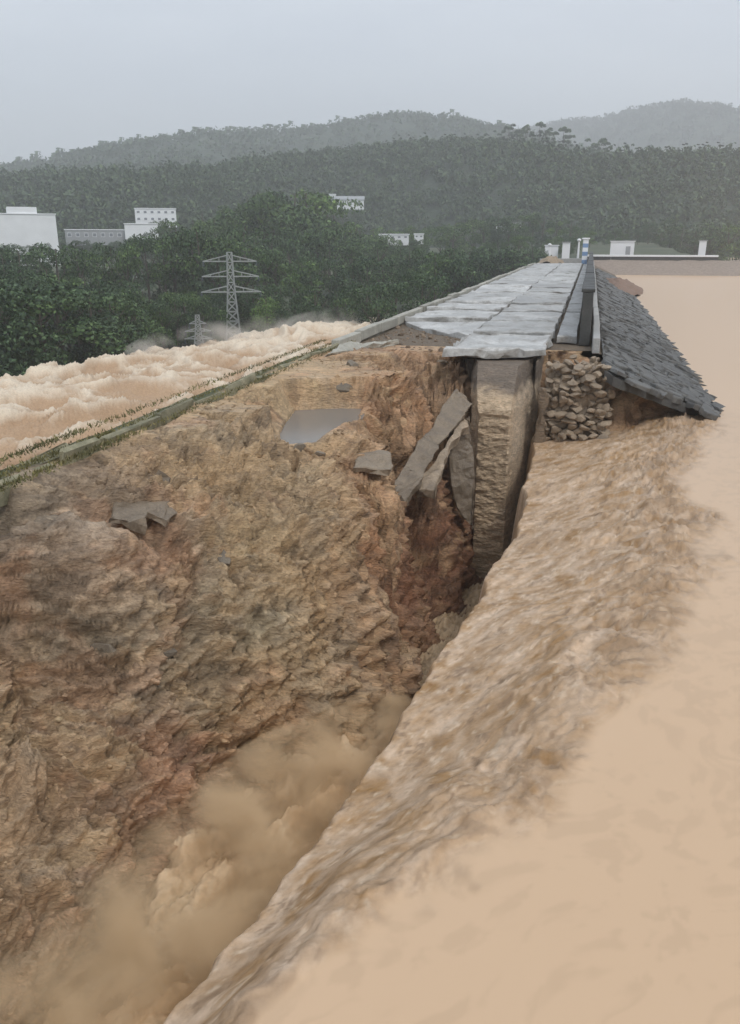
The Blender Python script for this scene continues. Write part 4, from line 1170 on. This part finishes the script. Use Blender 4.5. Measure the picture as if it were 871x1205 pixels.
# ================================================================== TREES
def leaf_cloud(centres, radii, n, size, seed, flat=0.8):
    rg = np.random.default_rng(seed)
    w = radii ** 2; idx = rg.choice(len(radii), n, p=w / w.sum())
    d = rg.normal(size=(n, 3)); d /= np.linalg.norm(d, axis=1, keepdims=True)
    d[:, 2] = np.where(d[:, 2] < -0.35, -d[:, 2], d[:, 2])
    r = radii[idx] * rg.uniform(0.55, 1.08, n) ** 0.6
    p = centres[idx] + d * r[:, None] * np.array([1, 1, flat])
    nn = d + rg.normal(0, 0.55, (n, 3)); nn /= np.linalg.norm(nn, axis=1, keepdims=True)
    t1 = np.cross(nn, rg.normal(size=(n, 3))); t1 /= np.linalg.norm(t1, axis=1, keepdims=True)
    t2 = np.cross(nn, t1)
    s = size * rg.uniform(0.5, 1.3, n)[:, None]; a = rg.uniform(0.5, 1, n)[:, None]
    v = np.stack([p - t1 * s, p + t2 * s * a * .8, p + t1 * s, p - t2 * s * a], 1)
    return v.reshape(-1, 3), np.arange(n * 4).reshape(-1, 4)
def trunk_mesh(h, r, seed, limbs=5):
    bm = bmesh.new(); rg = random.Random(seed)
    def limb(a, b, r0, r1):
        a, b = Vector(a), Vector(b); d = b - a
        mt_ = Matrix.Translation((a + b) / 2) @ d.to_track_quat('Z', 'Y').to_matrix().to_4x4()
        bmesh.ops.create_cone(bm, cap_ends=True, segments=7, radius1=r0, radius2=r1, depth=d.length, matrix=mt_)
    limb((0, 0, -0.6), (0.02, 0, h * .5), r, r * .7)
    limb((0.02, 0, h * .49), (rg.uniform(-.05, .05), rg.uniform(-.05, .05), h * .92), r * .7, r * .2)
    for i in range(limbs):
        a = i * 2.4 + rg.random(); z = h * rg.uniform(.32, .6)
        limb((0.01, 0, z), (math.cos(a) * .25, math.sin(a) * .25, z + h * rg.uniform(.15, .3)), r * .42, r * .12)
    me = bpy.data.meshes.new('trunk'); bm.to_mesh(me); bm.free(); me.materials.append(M['bark']); return me
PROTO = []                      # crowns of unit height, half width about 0.42
for i in range(7):
    rg = np.random.default_rng(200 + i)
    n = rg.integers(14, 20)
    c_ = np.stack([rg.normal(0, .17, n), rg.normal(0, .17, n), rg.uniform(.10, .86, n)], -1)
    c_[:, :2] *= (1.25 - 0.75 * np.abs(c_[:, 2:] - .42))
    rad = rg.uniform(.11, .20, n)
    PROTO.append((trunk_mesh(1.0, .028, i), [leaf_cloud(c_, rad, 2600, .020, 300 + i), ]))
TREES = []
for tm, cl in PROTO:
    TREES.append((tm, {k_: mesh('crown', cl[0][0], cl[0][1], M[k_]) for k_ in ('leaf', 'leaf2')}))
TALL = []
for i in range(4):              # slender trees with tufts high up
    rg = np.random.default_rng(260 + i)
    n = 7
    c_ = np.stack([rg.normal(0, .09, n), rg.normal(0, .09, n), rg.uniform(.55, .95, n)], -1); rad = rg.uniform(.05, .10, n)
    v, f = leaf_cloud(c_, rad, 700, .022, 400 + i)
    TALL.append((trunk_mesh(1.0, .012, 20 + i, 6), {'leaf': mesh('crown', v, f, M['leaf'])}))
def tree(name, x, y, z, H, wid, lab, group, lib=TREES, leafm='leaf', cat='tree'):
    e = empty(name, (x, y, z), random.uniform(0, 6.28)); tag(e, lab, cat, group)
    tm, cr = random.choice(lib)
    s = (H * wid, H * wid, H)
    child('trunk', tm, e, scale=s); child('crown', cr[leafm], e, scale=s)
    return e
nt_ = 0
def mark(u):
    for lim, w in ((58, 'below the plain white block'), (150, 'below the long low shed'), (214, 'below the two storey house'), (258, 'just left of the tall pylon'),
                   (310, 'just right of the tall pylon'), (375, 'below the green knoll'), (440, 'below the hillside house'), (510, 'below the low white shed')):
        if u < lim: return w
    return 'close to the crest road'
def row(D, tops, u0, u1, n, wid, lab, group, leafm='leaf', jv=8, hmin=4.0, jD=8, skip=None):
    for i in range(n):
        u = u0 + (u1 - u0) * (i + random.uniform(.15, .85)) / n
        v = tops(u) + random.uniform(-jv * .4, jv)
        if skip and skip(u): continue
        d = D + random.uniform(-jD, jD)
        p = at_d(u, HY, d); gz_ = float(ground_z(p[0], p[1])) - 0.15
        H = max(hmin, z_of(v, d, u) - gz_)
        l = lab(u) if callable(lab) else lab
        gr_ = group
        if l.endswith('@'): l = l[:-1] + mark(u); gr_ = group + ' ' + mark(u)
        tree('tree', p[0], p[1], gz_, H, wid * random.uniform(.85, 1.2), l, gr_, TREES, leafm if random.random() < .75 else ('leaf2' if leafm == 'leaf' else 'leaf'))
topsN = prof([(-250, 330), (0, 318), (60, 305), (110, 318), (150, 330), (200, 345), (260, 340), (320, 330), (380, 335), (450, 330), (520, 315), (600, 290)])
topsM = prof([(-250, 290), (0, 290), (60, 283), (110, 292), (150, 280), (200, 275), (240, 262), (300, 270), (360, 285), (420, 295), (470, 295), (530, 285), (600, 280)])
topsK = prof([(150, 262), (215, 254), (245, 243), (290, 240), (335, 216), (370, 216), (395, 246), (430, 262), (480, 292), (560, 272), (640, 270)])
for i in range(30):             # the first trees along the torrent bank
    u = -90 + 500 * (i + random.uniform(.1, .9)) / 30
    d = 12.5 * 1005 / (vtop(u) - 283 - 6) + random.uniform(1, 9)
    p = at_d(u, HY, d); z = float(ground_z(p[0], p[1])) - .2
    H = max(3.0, (z_of(float(np.interp(u, [-90, 60, 140, 200, 300, 420], [345, 335, 350, 372, 372, 370])) + random.uniform(-14, 14), d, u) - z))
    tree('tree', p[0], p[1], z, H, 1.05 * random.uniform(.85, 1.25), 'low dark bushy tree on the torrent bank ' + mark(u), 'bank trees ' + mark(u))
row(104, topsN, -60, 240, 17, .78, 'large dark broadleaf tree of the front row @', 'front row trees')
row(106, topsN, 245, 520, 14, .80, 'large dark broadleaf tree of the front row @', 'front row trees', jv=14)
row(132, topsM, -60, 250, 17, .72, 'dark broadleaf tree of the second row @', 'second row trees')
row(138, topsM, 250, 560, 18, .8, 'dark broadleaf tree of the second row @', 'second row trees', jv=14)
row(175, prof([(-60, 292), (60, 291), (140, 289), (230, 276), (300, 262), (400, 262), (440, 283), (500, 285), (640, 280)]), -60, 640, 30, .85, 'rounded tree deep in the wood @', 'deep wood trees', jv=12, jD=16)
row(215, topsK, 190, 460, 20, .9, 'mid green tree on the knoll to the left of the hillside house', 'trees on the green knoll', 'leaf2', 8, jD=12)
row(250, prof([(400, 262), (460, 268), (520, 262), (560, 250), (640, 246), (700, 270), (871, 262)]), 430, 700, 20, .9, 'mid green tree on the slope above the far end of the road', 'trees above the road end', 'leaf2', 10, 3.0, jD=14)
row(268, prof([(690, 268), (760, 262), (871, 255), (960, 250)]), 690, 960, 20, .9, 'dark tree on the bank behind the far dike', 'trees behind the far dike', 'leaf', 10, 3.0, 10)
row(158, prof([(520, 292), (560, 288), (600, 286), (645, 287)]), 520, 636, 12, .95, 'dark bushy tree beyond the left kerb of the far crest road', 'trees beyond the far left kerb', 'leaf', 6, 2.5, 6)
row(190, prof([(560, 285), (640, 275), (700, 284)]), 575, 690, 9, 1.0, 'dark bush tree just beyond the end of the crest road', 'bushes beyond the road end', 'leaf', 8, 2.5, 8)
for u0, u1, v1, D in BUILT:
    n = max(2, int((u1 - u0) * D / F / 4.0))
    for i in range(n):
        u = u0 + (u1 - u0) * (i + .5) / n + random.uniform(-1.5, 1.5); d = D - random.uniform(6, 12)
        p = at_d(u, HY, d); gz_ = float(ground_z(p[0], p[1])) - .2
        H = z_of(v1 - random.uniform(-.5, 3.5), d, u) - gz_
        if u < -30: continue
        tree('tree', p[0], p[1], gz_, H, 1.0 * max(.55, min(1.2, 6 / H)), 'dark tree standing close in front of a white building', 'trees hiding the feet of the white buildings')
# tall slender trees standing out on the ridge
TG = 'slender trees on the ridge skyline'
for i, (u, vt) in enumerate([(585, 153), (594, 150), (602, 146), (611, 148), (619, 152), (627, 146), (636, 150), (645, 156), (655, 152), (662, 160), (690, 172), (697, 163), (704, 168), (728, 170), (742, 174), (760, 176), (778, 172), (815, 171), (565, 157), (549, 160)]):
    p = at_d(u, HY, 466); zt = z_of(vt, 466, u); zb = z_of(ridgeC(u) + 12, 466, u)
    tree('slender_tree', p[0], p[1], zb, max(zt - zb, 6) * 1.05, random.uniform(.9, 1.3), 'slender tall tree rising above the wooded ridge line right of centre', TG, TALL)
for u, vt in [(280, 152), (287, 150), (296, 151), (305, 149), (314, 150), (322, 147), (330, 146), (338, 149)]:
    p = at_d(u, HY, 940); zt = z_of(vt, 940, u); zb = z_of(ridgeA(u) + 7, 940, u)
    tree('far_tree', p[0], p[1], zb, (zt - zb) * 1.05, 1.4, 'distant tall tree in the row on the far left hill crest', 'tree row on the far hill crest', TALL)

# forest on the hillsides: one mass per hill
def hill_forest(key, n, size, nl, ls, seed, tmin=0.0, umin=-70, umax=940):
    P, us, ts = hill_field[key]
    rg = np.random.default_rng(seed); vs_, fs_ = [], []; off = 0; k_ = 0
    mt_ = (ts <= 1.001).sum()
    j0, j1 = np.searchsorted(us, umin), np.searchsorted(us, umax)
    base = leaf_cloud(np.array([[0, 0, .1], [.35, .1, -.1], [-.3, .2, -.15], [0, -.35, -.05], [.1, .3, .2]]), np.array([.6, .5, .5, .5, .45]), nl, ls, seed)
    bs_ = [leaf_cloud(rg.normal(0, .32, (6, 3)) * np.array([1, 1, .8]), rg.uniform(.35, .6, 6), nl, ls, seed + q) for q in range(6)]
    bare = fbm(P * 0.018, 3, seed + 4)
    while k_ < n:
        t_ = 1 - (1 - tmin) * rg.random() ** 1.35; i = int(t_ * (mt_ - 1)); j = rg.integers(j0, j1)
        p = P[i, j] + np.array([rg.normal(0, 2), rg.normal(0, 2), 0])
        if bare[i, j] < -0.62 and t_ < 0.85: continue
        s = size * rg.uniform(.6, 1.35)
        v, f = bs_[rg.integers(6)]
        vs_.append(v * np.array([s, s, s * rg.uniform(.8, 1.3)]) + p + np.array([0, 0, s * .25])); fs_.append(f + off); off += len(v); k_ += 1
    return mesh('forest', np.concatenate(vs_), np.concatenate(fs_), M['leaf3'])
tag(obj('forest', hill_forest('near', 3200, 4.9, 80, .135, 31)), 'dense dark forest covering the nearer hillside behind the dam', 'forest', kind='stuff')
tag(obj('forest', hill_forest('misty', 1500, 9.5, 30, .2, 73, .45, 480, 940)), 'pale misty forest on the distant hill at the right', 'forest', kind='stuff')
tag(obj('forest', hill_forest('far', 2200, 6.0, 36, .2, 53, .35)), 'hazy grey green forest on the far hill crest', 'forest', kind='stuff')

# ================================================================== SPRAY over the plunging water
def spray(name, pts, dens, col, lab, nscale, seed):
    na = 16; V = []
    pts = np.array(pts, float)
    for i, (x, y, z, r) in enumerate(pts):
        for k_ in range(na):
            a = 2 * math.pi * k_ / na
            V.append((x + r * math.cos(a), y, z + r * 0.8 * math.sin(a)))
    f = [tuple(q) for q in grid_faces(len(pts), na)] + [(i * na + na - 1, i * na, (i + 1) * na, (i + 1) * na + na - 1) for i in range(len(pts) - 1)]
    f += [tuple(range(na)), tuple(range((len(pts) - 1) * na, len(pts) * na))]
    m = bpy.data.materials.new(name); m.use_nodes = True; nt = m.node_tree; nt.nodes.clear()
    ho = nt.nodes.new('ShaderNodeOutputMaterial'); pv_ = nt.nodes.new('ShaderNodeVolumePrincipled')
    pv_.inputs['Color'].default_value = (*col, 1)
    n = noise_node(nt, nscale, 4, 0.6, pos(nt, (1, 1, 1)), 0.4)
    mr = N(nt, 'ShaderNodeMapRange'); mr.inputs[1].default_value = 0.48; mr.inputs[2].default_value = 0.66; mr.inputs[3].default_value = 0.0; mr.inputs[4].default_value = dens
    nt.links.new(n.outputs['Fac'], mr.inputs[0])
    sep = N(nt, 'ShaderNodeSeparateXYZ'); nt.links.new(pos(nt), sep.inputs[0])
    def mth(op, a, b):
        q = N(nt, 'ShaderNodeMath', operation=op)
        for k_, val in ((0, a), (1, b)):
            if isinstance(val, (int, float)): q.inputs[k_].default_value = val
            else: nt.links.new(val, q.inputs[k_])
        return q.outputs[0]
    fx_ = np.polyfit(pts[:, 1], pts[:, 0], 1); fz_ = np.polyfit(pts[:, 1], pts[:, 2], 1); rm_ = pts[:, 3].max()
    dx_ = mth('SUBTRACT', sep.outputs[0], mth('ADD', mth('MULTIPLY', sep.outputs[1], float(fx_[0])), float(fx_[1])))
    dz_ = mth('SUBTRACT', sep.outputs[2], mth('ADD', mth('MULTIPLY', sep.outputs[1], float(fz_[0])), float(fz_[1])))
    q2 = mth('DIVIDE', mth('ADD', mth('MULTIPLY', dx_, dx_), mth('MULTIPLY', mth('MULTIPLY', dz_, dz_), 1.5)), float(rm_ * rm_))
    fall = mth('MAXIMUM', mth('SUBTRACT', 0.9, q2), 0.0)
    nt.links.new(mth('MULTIPLY', mr.outputs[0], fall), pv_.inputs['Density'])
    nt.links.new(pv_.outputs['Volume'], ho.inputs['Volume'])
    me = mesh(name, V, f, m)
    bm = bmesh.new(); bm.from_mesh(me); bmesh.ops.recalc_face_normals(bm, faces=bm.faces[:]); bm.to_mesh(me); bm.free()
    tag(obj(name, me), lab, 'spray', kind='stuff')
spray('spray', [(-4.3, 2.4, -4.0, .7), (-4.3, 3.4, -3.9, 1.5), (-4.1, 5.5, -3.9, 1.6), (-3.8, 7, -4.0, 1.5), (-3.5, 9, -4.2, 1.35), (-3.2, 11, -4.5, 1.1), (-2.9, 13, -5.0, .6)], 6.5, (.97, .755, .50), 'tan spray thrown up by the water plunging into the gully', 1.1, 3)

sp = []
for u, r_ in ((150, .8), (190, 1.8), (240, 2.4), (300, 2.8), (350, 3.0), (400, 3.2), (440, 1.2)):
    a = at_z(u, vtop(u) + 3, -7.4); sp.append((a[0], a[1], -6.4, r_))
sp.sort(key=lambda q: q[1])
spray('spray', sp, 0.55, (.99, .93, .86), 'pale mist blowing off the torrent at the foot of the pylons', 0.22, 5)

# ================================================================== HAZE
HD = 0.00075
m = bpy.data.materials.new('haze_air'); m.use_nodes = True
nt = m.node_tree; nt.nodes.clear()
ho = nt.nodes.new('ShaderNodeOutputMaterial'); pvn = nt.nodes.new('ShaderNodeVolumePrincipled')
pvn.inputs['Color'].default_value = (0.985, 0.99, 1.0, 1); pvn.inputs['Density'].default_value = HD; pvn.inputs['Anisotropy'].default_value = 0.2
nt.links.new(pvn.outputs['Volume'], ho.inputs['Volume'])
hz = mesh('haze', box_verts(-2900, 2900, -2900, 2900, -18, 420), BF, m)
tag(obj('haze', hz), 'pale rain haze filling the valley air', 'haze', kind='stuff')
